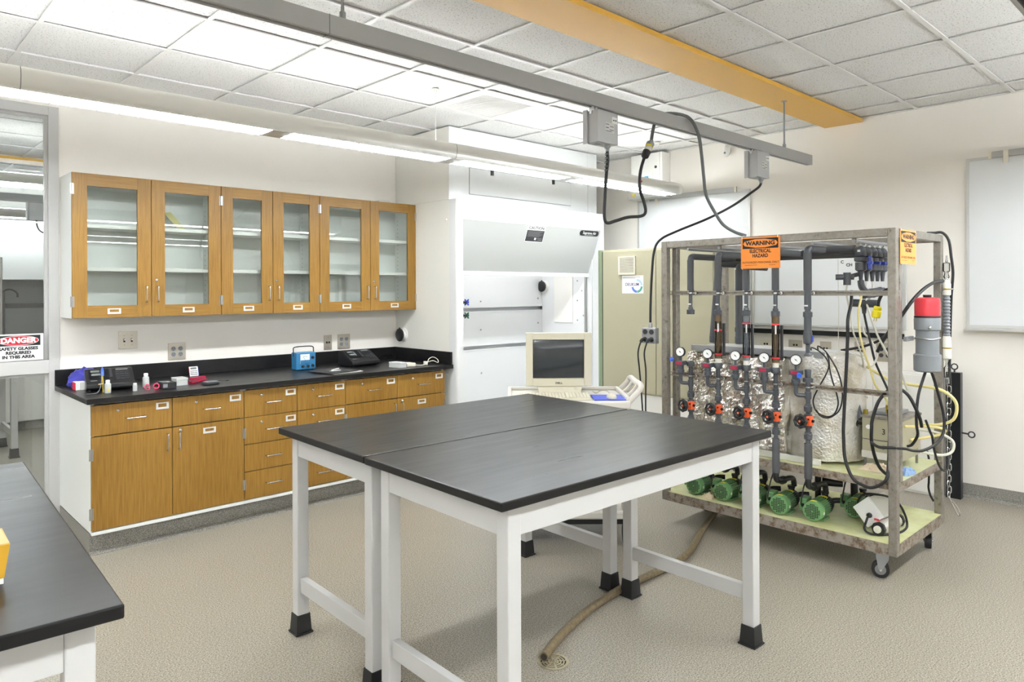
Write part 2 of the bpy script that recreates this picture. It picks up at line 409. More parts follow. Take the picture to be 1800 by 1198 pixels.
# air diffuser in the vent tile
v = thing('ceiling_vent', 'white perforated air diffuser set in ceiling above the fume hood', 'vent', (VENT[0] + T / 2, VENT[1] + T / 2, CEIL))
for mb in (bx(VENT[0] + 0.012, VENT[0] + T - 0.012, VENT[1] + 0.012, VENT[1] + 0.07, CEIL - 0.004, CEIL + 0.01), bx(VENT[0] + 0.012, VENT[0] + T - 0.012, VENT[1] + T - 0.07, VENT[1] + T - 0.012, CEIL - 0.004, CEIL + 0.01),
           bx(VENT[0] + 0.012, VENT[0] + 0.07, VENT[1] + 0.07, VENT[1] + T - 0.07, CEIL - 0.004, CEIL + 0.01), bx(VENT[0] + T - 0.07, VENT[0] + T - 0.012, VENT[1] + 0.07, VENT[1] + T - 0.07, CEIL - 0.004, CEIL + 0.01)):
    mb.build('frame', 'tee_bar', v)
for k in range(22):
    y = VENT[1] + 0.08 + k * 0.0205
    bx(VENT[0] + 0.07, VENT[0] + T - 0.07, y, y + 0.012, CEIL - 0.001, CEIL + 0.004).build('louvre', 'tee_bar', v)
bx(VENT[0] + 0.07, VENT[0] + T - 0.07, VENT[1] + 0.07, VENT[1] + T - 0.07, CEIL + 0.012, CEIL + 0.02).build('backing', 'board_trim', v)
# yellow soffit strip
yo = bx(-2.4, WALL_R - 0.002, 2.185, 2.485, 2.834, CEIL - 0.001).build('ceiling_soffit', 'yellow_paint', None, 0.002); tag(yo, 'long yellow painted soffit strip along the ceiling above the grey rail', 'soffit')
# ------------------------------------------------------------------ window in the back wall
win = struct(bpy.data.objects.new('window_1', None)); COL.objects.link(win); win.location = (0.37, WALL_B, 0); win.matrix_basis = Matrix.Translation((0.37, WALL_B, 0))
fy0, fy1 = WALL_B - 0.012, WALL_B + 0.13
for (a, b_, c_, d) in ((WIN_X1 - 0.058, WIN_X1, 0, WIN_Z), (WIN_X0, WIN_X0 + 0.058, 0, WIN_Z)): bx(a, b_, fy0, fy1, c_, d).build('jamb', 'frame_paint', win, 0.002)
bx(WIN_X0 + 0.058, WIN_X1 - 0.058, fy0, fy1, 2.642, WIN_Z).build('header', 'frame_paint', win, 0.002)
bx(WIN_X0 + 0.058, WIN_X1 - 0.058, fy0, fy1, 0.987, 1.071).build('mid_rail', 'frame_paint', win, 0.002)
bx(WIN_X0 + 0.058, WIN_X1 - 0.058, fy0, fy1, 0.0, 0.10).build('bottom_rail', 'frame_paint', win, 0.002)
for z0, z1 in ((0.10, 0.987), (1.071, 2.642)):
    for mb in frame_mb(WIN_X0 + 0.058, WIN_X1 - 0.058, z0, z1, 0.018, 0.018, 0.018, 0.016, 'y', WALL_B + 0.025, WALL_B + 0.05): mb.build('glazing_stop', 'frame_paint', win)
    bx(WIN_X0 + 0.07, WIN_X1 - 0.07, WALL_B + 0.05, WALL_B + 0.056, z0 + 0.01, z1 - 0.01).build('pane', 'pane_glass', win)
# ------------------------------------------------------------------ pendant lights
def pendant(name, label, y, x0, x1, wires, joints, gaps, glow_d, glow_u, zb=2.395, endcap=True, blades=True):
    r = thing(name, label, 'light', ((x0 + x1) / 2, y, zb))
    zt = zb + 0.112; hw = 0.118; bw = 0.088
    side = [(bw, zb), (bw + 0.018, zb + 0.008), (hw - 0.004, zb + 0.03), (hw, zb + 0.056), (hw - 0.004, zb + 0.082), (hw - 0.010, zb + 0.093), (hw - 0.016, zb + 0.100)]
    inner = [(hw - 0.020, zb + 0.099), (hw - 0.022, zb + 0.088), (hw - 0.016, zb + 0.056), (bw + 0.006, zb + 0.02), (bw - 0.002, zb + 0.003)]
    for sg in (-1, 1):
        poly = [(y + sg * a, z) for a, z in side + inner]
        m_ = MB()
        n = len(poly); vs = [(x0, u, v_) for u, v_ in poly] + [(x1, u, v_) for u, v_ in poly]
        m_.add(vs, [(i, (i + 1) % n, n + (i + 1) % n, n + i) for i in range(n)], False)
        m_.f.append(list(reversed(range(n)))); m_.sm.append(False); m_.f.append([n + i for i in range(n)]); m_.sm.append(False)
        h = m_.build('housing_side', 'white_paint', r)
        for p in h.data.polygons:
            if len(p.vertices) == 4: p.use_smooth = True
    # rounded end cap
    if endcap:
        ring = [(a, z) for a, z in side] + [(-a, z) for a, z in reversed(side)]
        n = len(ring); vs = []; zc = zb + 0.056
        steps = [(0, 1), (0.03, 0.985), (0.06, 0.93), (0.085, 0.83), (0.105, 0.68), (0.118, 0.45), (0.123, 0.2)]
        for dx, sc in steps:
            for a, z in ring: vs.append((x1 + dx, y + a * (0.35 + 0.65 * sc), zc + (z - zc) * sc))
        fs = []
        for j in range(len(steps) - 1):
            for i in range(n): fs.append((j * n + i, j * n + (i + 1) % n, (j + 1) * n + (i + 1) % n, (j + 1) * n + i))
        fs.append(tuple(range(n))); fs.append(tuple((len(steps) - 1) * n + i for i in range(n)))
        MB().add(vs, fs, True).build('end_cap', 'white_paint', r)
    cuts = [x0] + [c_ for g in sorted(gaps) for c_ in (g - 0.065, g + 0.065)] + [x1]
    for k in range(0, len(cuts), 2):
        for sg in (-1, 1): MB().cyl((cuts[k], y + sg * 0.036, zb + 0.008), (cuts[k + 1], y + sg * 0.036, zb + 0.008), 0.013, n=10).build('lamp_tube', glow_d, r)
    for sg in (-1, 1): bx(x0 + 0.05, x1 - 0.05, y + sg * 0.034 - 0.004, y + sg * 0.034 + 0.004, zb + 0.090, zb + 0.1075).build('uplight_tube', glow_u, r); bx(x0 + 0.05, x1 - 0.05, *sorted((y + sg * 0.029, y + sg * 0.062)), zb + 0.1085, zb + 0.111).build('uplight_visor', 'white_paint', r); bx(x0, x1, *sorted((y + sg * 0.02, y + sg * 0.07)), zb + 0.0845, zb + 0.0895).build('uplight_tray', 'white_paint', r)  # visors added out of sight to send the uplight low towards the walls
    bx(x0, x1, y - 0.084, y + 0.084, zb + 0.027, zb + 0.084).build('ballast_tray', 'white_paint', r)
    bl = MB().box(-0.0015, 0.0015, -bw + 0.003, bw - 0.003, -0.0055, 0.020).mesh('louver_blade', 'louver_grey')
    x = x0 + 0.06
    while blades and x < x1 - 0.02:
        if not any(abs(x - g) < 0.09 for g in gaps):
            o = bpy.data.objects.new('louver_blade', bl); COL.objects.link(o); o.parent = r; o.location = (x - (x0 + x1) / 2, 0, 0)
        x += 0.098
    for g in gaps: bx(g - 0.06, g + 0.06, y - bw + 0.002, y + bw - 0.002, zb - 0.001, zb + 0.012).build('joint_cover', 'board_trim', r)
    for j in joints:
        pts = [(y + a * 1.004, z) for a, z in side]; pts2 = [(y + a * 1.03, zb - 0.001 + (z - zb) * 1.012) for a, z in side]
        MB().prism([(u, v_) for u, v_ in [(y - a * 1.008, z) for a, z in side] + [(y - a * 0.99, z) for a, z in reversed(side)]], 'x', j - 0.0015, j + 0.0015).build('joint_line', 'ink_grey', r)
    for wx in wires:
        MB().cyl((wx, y, zb + 0.085), (wx, y, CEIL), 0.0016, n=6).build('wire', 'white_paint', r)
        MB().lathe((wx, y, CEIL), (0, 0, -1), [(0.024, 0), (0.024, 0.004), (0.008, 0.008), (0.007, 0.022), (0.003, 0.026)], 12).build('canopy', 'white_paint', r)
    return r
pendant('pendant_light', 'long white tubular pendant light hanging in front of the wall cabinets', 3.835, -6.2, 5.66, (0.45, 2.93, 5.5), (3.02, 0.58), (1.80, 3.05, 4.25), 'lamp_glow', 'lamp_glow_up')
pendant('pendant_light', 'white tubular pendant light behind the camera, outside the picture', 0.08, -6.2, 5.66, (0.45, 2.93), (), (), 'lamp_glow', 'lamp_glow_up', blades=False)
pendant('pendant_light', 'unseen pendant light added behind the camera to brighten the walls', -4.2, -6.2, 5.66, (0.45, 2.93), (), (), 'lamp_glow', 'lamp_glow_up', blades=False)  # added fixture, evens out the light on the walls
# ------------------------------------------------------------------ rails with hanging boxes
def rail(label, y, x0, x1, rods, ztop_fix):
    r = thing('ceiling_rail', label, 'rail', ((x0 + x1) / 2, y, 2.43))
    MB().prism([(y - 0.024, 2.43), (y - 0.024, 2.5), (y + 0.024, 2.5), (y + 0.024, 2.43), (y + 0.009, 2.43), (y + 0.009, 2.437), (y + 0.018, 2.437), (y + 0.018, 2.494), (y - 0.018, 2.494), (y - 0.018, 2.437), (y - 0.009, 2.437), (y - 0.009, 2.43)], 'x', x0, x1).build('channel', 'rail_grey', r)
    bx(x1 - 0.003, x1 + 0.001, y - 0.0245, y + 0.0245, 2.4295, 2.5005).build('end_plate', 'rail_grey', r)
    for xx in rods:
        MB().cyl((xx, y, 2.5), (xx, y, ztop_fix), 0.006, n=10).build('rod', 'galvanised', r)
        MB().lathe((xx, y, 2.5), (0, 0, 1), [(0.012, 0), (0.012, 0.03), (0.007, 0.034), (0.007, 0.05)], 10).build('coupling', 'galvanised', r)
        MB().cyl((xx, y, ztop_fix - 0.004), (xx, y, ztop_fix), 0.02, n=14).build('washer', 'galvanised', r)
    for j in (1.28,):
        bx(j - 0.0012, j + 0.0012, y - 0.0255, y + 0.0255, 2.4285, 2.5012).build('splice', 'ink_grey', r)
    return r
rail('grey steel strut rail hanging below the yellow soffit', 2.32, -2.3, 5.25, (-1.2, 1.346, 4.85), 2.834)
rail('grey rail end cut off by the upper right picture corner', 0.53, -2.3, 5.25, (1.0,), CEIL)
def rail_box(label, x0, x1, y0, y1, z0, z1):
    r = thing('junction_box', label, 'junction box', ((x0 + x1) / 2, (y0 + y1) / 2, z0), group=None)
    bx(x0, x1, y0, y1, z0, z1).build('body', 'box_grey', r, 0.002)
    bx(x0 - 0.012, x0 - 0.003, y1 - 0.02, y1 + 0.006, z0 - 0.004, z1 + 0.004).build('back_plate', 'box_grey', r)
    bx(x0 - 0.002, x1 - 0.1, y0 + 0.01, y1 - 0.02, z0 - 0.006, z0).build('gasket', 'galvanised', r)
    for k in range(2):
        bx(x0 - 0.006 + k * 0.03, x0 + 0.012 + k * 0.03, y1 - 0.045, y1 - 0.03, z1 - 0.018, z1 + 0.022).build('hanger', 'chrome', r)
    l = bx(x0 + 0.11, x0 + 0.15, y0 - 0.0012, y0, z1 - 0.055, z1 - 0.022).build('arrow_label', 'label_white', r)
    bx(x0 + 0.115, x0 + 0.145, y0 - 0.002, y0 - 0.0012, z1 - 0.0395, z1 - 0.0375).build('arrow', 'ink_black', l)
    for q, s_ in ((0.115, 1), (0.145, -1)):
        MB().prism([(x0 + q, z1 - 0.0385), (x0 + q + s_ * 0.008, z1 - 0.034), (x0 + q + s_ * 0.008, z1 - 0.043)], 'y', y0 - 0.002, y0 - 0.0012).build('arrow', 'ink_black', l)
    l = bx(x0 + 0.055, x0 + 0.125, y0 - 0.0012, y0, z0 + 0.055, z0 + 0.105).build('rating_label', 'board_trim', r)
    for k, (a, b_) in enumerate(((0.06, 0.085), (0.092, 0.12), (0.06, 0.082), (0.088, 0.12), (0.06, 0.105))):
        bx(x0 + a, x0 + b_, y0 - 0.0018, y0 - 0.0012, z0 + 0.093 - k * 0.0085, z0 + 0.097 - k * 0.0085).build('print', 'ink_grey' if k != 2 else 'blue_plastic', l)
    MB().lathe((x1 - 0.035, (y0 + y1) / 2, z0), (0, 0, -1), [(0.016, 0), (0.016, 0.012), (0.011, 0.016), (0.010, 0.03)], 12).build('gland', 'galvanised', r)
    return r
rail_box('grey junction box under the rail feeding the looped black cord', 2.735, 2.892, 2.262, 2.345, 2.245, 2.405)
rail_box('grey junction box near the wall end of the rail', 4.355, 4.512, 2.262, 2.345, 2.245, 2.415)
# ================================================================== wall cabinets
UF, UZ0, UZ1 = 5.07, 1.341, 2.253     # front plane of doors, bottom, top
def bar_pull(mbx, parent, p0, p1, out, r=0.0042):
    p0 = Vector(p0); p1 = Vector(p1); out = Vector(out)
    d = (p1 - p0).normalized() * 0.008
    return MB().tube([p0, p0 + out * 0.75, p0 + out + d, (p0 + p1) / 2 + out, p1 + out - d, p1 + out * 0.75, p1], r, 8, 4).build('handle', 'chrome', parent)
def card_holder(parent, x, y, z, w=0.078, h=0.036):
    ms = MB()
    ms.box(x - w / 2, x + w / 2, y - 0.003, y, z - h / 2, z - h / 2 + 0.012).box(x - w / 2, x + w / 2, y - 0.003, y, z + h / 2 - 0.007, z + h / 2)
    ms.box(x - w / 2, x - w / 2 + 0.012, y - 0.003, y, z - h / 2 + 0.012, z + h / 2 - 0.007).box(x + w / 2 - 0.012, x + w / 2, y - 0.003, y, z - h / 2 + 0.012, z + h / 2 - 0.007)
    return ms.build('card_holder', 'holder_metal', parent)
def lock(parent, x, y, z):
    return MB().lathe((x, y, z), (0, -1, 0), [(0.0095, 0), (0.0095, 0.003), (0.007, 0.006), (0.003, 0.006), (0.003, 0.003)], 14).build('lock', 'chrome', parent)
def hinge(parent, x, y, z, h=0.066):
    return MB().cyl((x, y - 0.004, z - h / 2), (x, y - 0.004, z + h / 2), 0.0055, n=10).box(x - 0.011, x + 0.011, y - 0.002, y + 0.001, z - h / 2, z + h / 2).build('hinge', 'brushed', parent)
def glass_door(cab, x0, x1, hinge_left, with_lock):
    d = empty_part('door', cab)
    g = 0.0018; x0 += g; x1 -= g; z0, z1 = UZ0 + 0.002, UZ1 - 0.002; st, rl = 0.083, 0.077; y0, y1 = UF, UF + 0.02
    bx(x0, x0 + st, y0, y1, z0, z1).build('stile', 'oak_v', d, 0.0012); bx(x1 - st, x1, y0, y1, z0, z1).build('stile', 'oak_v', d, 0.0012)
    bx(x0 + st, x1 - st, y0 + 0.0005, y1, z1 - rl, z1).build('rail', 'oak_h', d); bx(x0 + st, x1 - st, y0 + 0.0005, y1, z0, z0 + rl).build('rail', 'oak_h', d)
    bx(x0 + st, x1 - st, y0 + 0.010, y0 + 0.014, z0 + rl, z1 - rl).build('pane', 'pane_glass', d)
    hx = x1 - 0.034 if hinge_left else x0 + 0.034
    bar_pull(None, d, (hx, y0, 1.44), (hx, y0, 1.542), (0, -0.03, 0))
    if with_lock: lock(d, hx - 0.004, y0, 1.585)
    card_holder(d, (x0 + x1) / 2 + 0.006, y0, z0 + 0.04)
    ex = x0 if hinge_left else x1
    for hz in (UZ0 + 0.105, UZ1 - 0.105): hinge(d, ex, y0, hz)
    return d
UX = [1.05]
for wdt in (18, 18, 15, 15, 18, 18): UX.append(UX[-1] + wdt * 0.0254 * (2.603 / 2.5908))
def upper(i, label):
    x0, x1 = UX[2 * i], UX[2 * i + 2]
    c = thing('wall_cabinet', label, 'cabinet', ((x0 + x1) / 2, (UF + WALL_B) / 2, UZ0), group='oak wall cabinets with glass doors')
    yb = WALL_B - 0.002; yf = UF + 0.0225
    for a, b_ in ((x0 + 0.0005, x0 + 0.018), (x1 - 0.018, x1 - 0.0005)): bx(a, b_, yf, yb, UZ0, UZ1).build('side_panel', 'white_side', c)
    bx(x0 + 0.018, x1 - 0.018, yf, yb, UZ1 - 0.018, UZ1).build('top_panel', 'white_side', c)
    bx(x0 + 0.018, x1 - 0.018, yf, yb, UZ0, UZ0 + 0.018).build('bottom_panel', 'white_side', c)
    bx(x0 + 0.018, x1 - 0.018, yb - 0.008, yb, UZ0 + 0.018, UZ1 - 0.018).build('back_panel', 'white_side', c)
    for z in (1.640, 1.915):
        bx(x0 + 0.019, x1 - 0.019, yf + 0.03, yb - 0.009, z, z + 0.024).build('shelf', 'white_paint', c, 0.001)
    pins = MB()
    for sx in (x0 + 0.018, x1 - 0.018):
        for yy in (yf + 0.06, yb - 0.05):
            for k in range(20): pins.box(sx - 0.0012, sx + 0.0012, yy - 0.003, yy + 0.003, UZ0 + 0.1 + k * 0.036, UZ0 + 0.1 + k * 0.036 + 0.006)
    o = pins.build('shelf_pin_holes', 'ink_black', c); o['kind'] = 'stuff'
    glass_door(c, x0, UX[2 * i + 1], True, False); glass_door(c, UX[2 * i + 1], x1, False, True)
    return c
upper(0, 'oak glass-door wall cabinet nearest the window, yellow strip seen inside')
upper(1, 'narrower oak glass-door wall cabinet between the two wider ones')
upper(2, 'oak glass-door wall cabinet nearest the fume hood')
t_ = MB().hexa([(1.742, 5.24, 1.9395), (1.79, 5.24, 1.9395), (1.79, 5.2425, 1.9395), (1.742, 5.2425, 1.9395)], [(1.668, 5.33, 2.062), (1.714, 5.33, 2.07), (1.714, 5.3325, 2.07), (1.668, 5.3325, 2.062)])  # thin pale yellow slab slanting back from the shelf
mat('yellow_strip', srgb(222, 214, 150), 0.6)
tag(t_.build('slanted_strip', 'yellow_strip'), 'pale yellow slanted strip in the upper part of a wall cabinet', 'strip')
bb = bx(3.35, 3.46, 5.18, 5.30, UZ1 + 0.001, UZ1 + 0.028).build('flat_bar', 'board_trim', None, 0.002); tag(bb, 'small grey bar lying on top of the wall cabinet by the hood', 'bar')

# ================================================================== base cabinets, worktop
BF = 4.57; BX = [1.038, 1.475, 1.919, 2.290, 2.665, 3.112, 3.575]; BZ0, BZ1 = 0.130, 0.866
def drawer(cab, x0, x1, z0, z1, lk, card, pull=True):
    d = bx(x0 + 0.002, x1 - 0.002, BF, BF + 0.019, z0 + 0.002, z1 - 0.002).build('drawer', 'oak_v', cab, 0.001)
    w_ = x1 - x0; h_ = z1 - z0
    if pull: bar_pull(None, d, (x0 + w_ * 0.53 - 0.052, BF, z0 + h_ * 0.5), (x0 + w_ * 0.53 + 0.052, BF, z0 + h_ * 0.5), (0, -0.03, 0))
    if lk: lock(d, x0 + w_ * 0.32, BF, z1 - h_ * 0.23)
    if card: card_holder(d, x0 + w_ * 0.87, BF, z1 - h_ * 0.23, 0.072, 0.04)
    return d
def bdoor(cab, x0, x1, z0, z1, hl, lk, card):
    d = bx(x0 + 0.002, x1 - 0.002, BF, BF + 0.019, z0 + 0.002, z1 - 0.002).build('door', 'oak_v', cab, 0.001)
    hx = x1 - 0.03 if hl else x0 + 0.036
    bar_pull(None, d, (hx, BF, z1 - 0.135), (hx, BF, z1 - 0.035), (0, -0.03, 0))
    if lk: lock(d, hx + 0.012, BF, z1 - 0.022)
    if card: card_holder(d, x0 + (x1 - x0) * 0.5, BF, z1 - 0.047)
    ex = x0 if hl else x1
    for hz in (z0 + 0.10, z1 - 0.10): hinge(d, ex, BF, hz)
    return d
def base(i, label, kind):
    x0, xm, x1 = BX[2 * i], BX[2 * i + 1], BX[2 * i + 2]
    c = thing('base_cabinet', label, 'cabinet', ((x0 + x1) / 2, (BF + WALL_B) / 2, 0), group='oak base cabinets under the black worktop')
    yb = WALL_B - 0.003; yf = BF + 0.021
    m_ = MB().box(x0 + 0.0005, x0 + 0.018, yf, yb, BZ0, BZ1).box(x1 - 0.018, x1 - 0.0005, yf, yb, BZ0, BZ1).box(x0 + 0.018, x1 - 0.018, yf, yb, BZ0, BZ0 + 0.018).box(x0 + 0.018, x1 - 0.018, yf + 0.1, yb, BZ1 - 0.02, BZ1).box(x0 + 0.018, x1 - 0.018, yb - 0.01, yb, BZ0 + 0.018, BZ1 - 0.02)
    m_.build('body', 'white_side', c)
    bx(x0 + 0.001, x1 - 0.001, yf - 0.0215, yf, BZ0 - 0.008, BZ0 + 0.011).build('bottom_edge', 'white_side', c)
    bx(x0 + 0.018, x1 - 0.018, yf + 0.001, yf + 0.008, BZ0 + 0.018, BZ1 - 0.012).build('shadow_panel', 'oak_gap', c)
    MB().prism([(4.618, BZ0 - 0.008), (4.618, 0.025), (4.60, 0.003), (4.60, 0.0), (4.64, 0.0), (4.64, BZ0 - 0.008)], 'x', x0 + 0.0002, x1 - 0.0002).build('toe_kick', 'rubber_base', c)
    MB().box(x0 + 0.0002, x1 - 0.0002, 4.6405, 5.37, 0.0, BZ0 - 0.008).build('plinth', 'rubber_base', c)
    bx(x0 + 0.0002, x1 - 0.0002, 4.6165, 4.6175, 0.034, 0.0365).build('base_bead', 'board_trim', c) if False else None
    if kind == 'doors':
        drawer(c, x0, xm, 0.683, BZ1 - 0.006, True, True); drawer(c, xm, x1, 0.683, BZ1 - 0.006, True, True)
        bdoor(c, x0, xm, BZ0 + 0.014, 0.681, True, False, False); bdoor(c, xm, x1, BZ0 + 0.014, 0.681, False, True, True)
    else:
        zz = [BZ1 - 0.006, 0.682, 0.504, 0.326, BZ0 + 0.014]
        for a, b_ in ((x0, xm), (xm, x1)):
            for k in range(4): drawer(c, a, b_, zz[k + 1], zz[k], k < 2, k < 2)
    return c
base(0, 'oak base cabinet at the window end, two drawers over two doors', 'doors')
base(1, 'oak base cabinet with two stacks of four drawers', 'drawers')
base(2, 'oak base cabinet beside the fume hood, partly behind the table', 'doors')
wt = thing('worktop', 'long black epoxy worktop with raised backsplash on the oak base cabinets', 'worktop', (2.33, 4.95, BZ1))
bx(1.012, 3.645, 4.545, 5.372, 0.871, 0.902).build('slab', 'epoxy', wt, 0.004)
bx(1.012, 3.645, 5.352, 5.3725, 0.9025, 1.004).build('backsplash', 'epoxy', wt, 0.002)
bx(3.626, 3.6455, 4.56, 5.351, 0.9025, 1.004).build('side_splash', 'epoxy', wt, 0.002)
bx(1.04, 3.57, 4.575, 4.60, 0.866, 0.8705).build('support_strip', 'board_trim', wt)
# ------------------------------------------------------------------ wall plates
def plate(label, x0, x1, z0, z1, kind):
    r = thing('wall_plate', label, 'wall plate', ((x0 + x1) / 2, WALL_B, z0))
    y = WALL_B - 0.006
    bx(x0, x1, y, WALL_B - 0.0005, z0, z1).build('cover', 'plate_steel', r, 0.002)
    xc, zc = (x0 + x1) / 2, (z0 + z1) / 2; w_, h_ = x1 - x0, z1 - z0
    if kind == 'quad':
        for sx in (-1, 1):
            for sz in (-1, 1):
                cx_, cz_ = xc + sx * w_ * 0.2, zc + sz * h_ * 0.165
                o = MB().cyl((cx_, y - 0.002, cz_), (cx_, y, cz_), 0.0165, n=18).build('outlet', 'connector_grey', r)
                for q in (-0.006, 0.006): bx(cx_ + q - 0.0012, cx_ + q + 0.0012, y - 0.0028, y - 0.002, cz_ - 0.001, cz_ + 0.008).build('slot', 'ink_black', o)
                MB().cyl((cx_, y - 0.0028, cz_ - 0.008), (cx_, y - 0.002, cz_ - 0.008), 0.0025, n=8).build('slot', 'ink_black', o)
    elif kind == 'switch':
        for sx in (-1, 1):
            cx_ = xc + sx * w_ * 0.2
            bx(cx_ - 0.006, cx_ + 0.006, y - 0.001, y, zc - 0.013, zc + 0.013).build('slot', 'ink_black', r)
            bx(cx_ - 0.004, cx_ + 0.004, y - 0.012, y - 0.001, zc + 0.0, zc + 0.010).build('toggle', 'cream_plastic', r)
            for sz in (-1, 1): MB().cyl((cx_, y - 0.001, zc + sz * 0.032), (cx_, y, zc + sz * 0.032), 0.003, n=8).build('screw', 'ink_grey', r)
    else:
        for sx in (-1, 1): bx(xc + sx * 0.011 - 0.008, xc + sx * 0.011 + 0.008, y - 0.001, y, zc - 0.008, zc + 0.008).build('jack', 'ink_black', r)
        for sz in (-1, 1): MB().cyl((xc, y - 0.001, zc + sz * 0.044), (xc, y, zc + sz * 0.044), 0.003, n=8).build('screw', 'ink_grey', r)
    return r
plate('steel double switch plate on the wall nearest the window', 1.387, 1.505, 1.114, 1.233, 'switch')
plate('steel four-socket outlet plate above the small bottles', 1.706, 1.827, 1.016, 1.138, 'quad')
plate('narrow steel data plate with two black jacks above the worktop', 2.931, 3.004, 1.016, 1.138, 'data')
plate('steel four-socket outlet plate beside the data jacks', 3.058, 3.177, 1.014, 1.140, 'quad')
# ================================================================== fume hood
HX0, HX1, HF, HB, HT = 3.65, 5.535, 4.50, 5.372, 2.257
h = thing('fume_hood', 'tall white walk-in fume hood in the corner, lit inside', 'fume hood', ((HX0 + HX1) / 2, 4.94, 0))
bx(HX0, HX1, 4.605, HB, HT + 0.001, CEIL - 0.004).build('ceiling_enclosure', 'hood_white', h, 0.001)
bx(HX0, HX0 + 0.035, 4.603, 4.606, HT + 0.001, CEIL - 0.004).build('corner_strip', 'hood_white', h)
bx(5.40, HX1, 4.602, 4.606, HT + 0.001, CEIL - 0.004).build('corner_strip', 'hood_white', h)
bx(HX0, HX0 + 0.018, 4.607, HB, 0, HT).build('outer_side_panel', 'hood_side_lifted', h); bx(HX0 - 0.0012, HX0 - 0.0002, 4.608, HB, HT + 0.002, CEIL - 0.006).build('enclosure_side_lift', 'hood_side_lifted', h)  # thin sheet added to colour the enclosure's dim side lighter
bx(HX1 - 0.018, HX1, 4.607, HB, 0, HT).build('outer_side_panel', 'hood_panel', h)
def post(x0, x1, inner):
    pr = [(x0, 4.6065), (x0, HF + 0.02), (x0 + 0.004, HF + 0.008), (x0 + 0.012, HF + 0.001), (x0 + 0.022, HF), (x1, HF), (x1, 4.6065)] if inner > 0 else [(x0, 4.6065), (x0, HF), (x1 - 0.022, HF), (x1 - 0.012, HF + 0.001), (x1 - 0.004, HF + 0.008), (x1, HF + 0.02), (x1, 4.6065)]
    return MB().prism(pr, 'z', 0, HT).build('corner_post', 'fume_frame', h)
post(HX0, HX0 + 0.062, 1); post(HX1 - 0.062, HX1, -1)
PT = 2.09; PB = 1.665
bx(HX0 + 0.062, HX1 - 0.062, HF, HF + 0.02, PT, HT).build('header_panel', 'hood_white', h, 0.001)
MB().hexa([(HX0 + 0.063, 4.66, PB), (HX1 - 0.063, 4.66, PB), (HX1 - 0.063, 4.675, PB), (HX0 + 0.063, 4.675, PB)], [(HX0 + 0.063, HF + 0.004, PT), (HX1 - 0.063, HF + 0.004, PT), (HX1 - 0.063, HF + 0.02, PT), (HX0 + 0.063, HF + 0.02, PT)]).build('sloping_sash', 'hood_panel', h)
bx(HX0 + 0.063, HX1 - 0.063, 4.648, 4.68, PB - 0.03, PB + 0.006).build('sash_lip', 'fume_frame', h, 0.002)
for sx in (HX0 + 0.064, HX1 - 0.09):
    bx(sx, sx + 0.026, 4.67, 4.69, 0.02, PB - 0.03).build('sash_track', 'brushed' if sx > 4 else 'hood_white', h)
# liner
bx(HX0 + 0.062, HX0 + 0.070, 4.607, 5.30, 0, HT - 0.02).build('liner_side', 'fume_frame', h)
bx(HX1 - 0.070, HX1 - 0.062, 4.607, 5.30, 0, HT - 0.02).build('liner_side', 'fume_frame', h)
bx(HX0 + 0.071, HX1 - 0.071, 4.68, 5.34, HT - 0.06, HT - 0.02).build('liner_top', 'fume_frame', h)
bx(HX0 + 0.071, HX1 - 0.071, 5.345, 5.36, 0, HT - 0.06).build('liner_back', 'hood_slot', h)
bf = [(1.335, HT - 0.08), (0.962, 1.298), (0.06, 0.925)]
for z0, z1 in bf: bx(HX0 + 0.071, HX1 - 0.071, 5.30, 5.308, z0, z1).build('baffle', 'fume_frame', h)
for zz in (1.30, 0.928): bx(HX0 + 0.071, HX1 - 0.071, 5.296, 5.3, zz - 0.012, zz).build('baffle_lip', 'fume_frame', h)
for (x, z) in ((4.595, 1.40), (4.595, 1.12), (4.60, 0.693), (5.40, 1.42), (5.40, 1.16)):
    MB().lathe((x, 5.30, z), (0, -1, 0), [(0.010, 0), (0.010, 0.003), (0.005, 0.008)], 12).build('baffle_screw', 'brushed', h)
bx(HX0 + 0.071, HX1 - 0.071, 4.55, 5.34, 0.0, 0.02).build('hood_floor', 'hood_white', h)
bx(3.95, 5.25, 4.82, 5.05, HT - 0.068, HT - 0.061).build('hood_lamp', 'hood_glow', h)
bx(HX1 - 0.078, HX1 - 0.0705, 4.86, 5.12, 1.17, 1.665).build('access_panel', 'white_paint', h, 0.003)
for y, z in ((4.80, 1.60), (4.80, 1.40), (4.80, 1.2), (4.74, 1.5), (4.72, 1.25)):
    MB().lathe((HX1 - 0.0705, y, z), (-1, 0, 0), [(0.009, 0), (0.009, 0.003), (0.004, 0.006)], 10).build('liner_screw', 'brushed', h)
def port(x, y, z, sgn):
    k = MB().lathe((x, y, z), (sgn, 0, 0), [(0.062, 0), (0.062, 0.006), (0.050, 0.012), (0.050, 0.034)], 24).build('service_port', 'white_paint', h)
    MB().lathe((x + sgn * 0.034, y, z), (sgn, 0, 0), [(0.046, 0), (0.056, 0.003), (0.058, 0.016), (0.050, 0.022), (0.03, 0.026)], 24).build('cap', 'black_plastic', k)
    bx(*sorted((x + sgn * 0.04, x + sgn * 0.05)), y - 0.004, y + 0.004, z + 0.055, z + 0.066).build('lug', 'black_plastic', k)
port(HX0, 5.253, 1.115, -1); port(HX1 - 0.0705, 5.262, 1.546, -1)
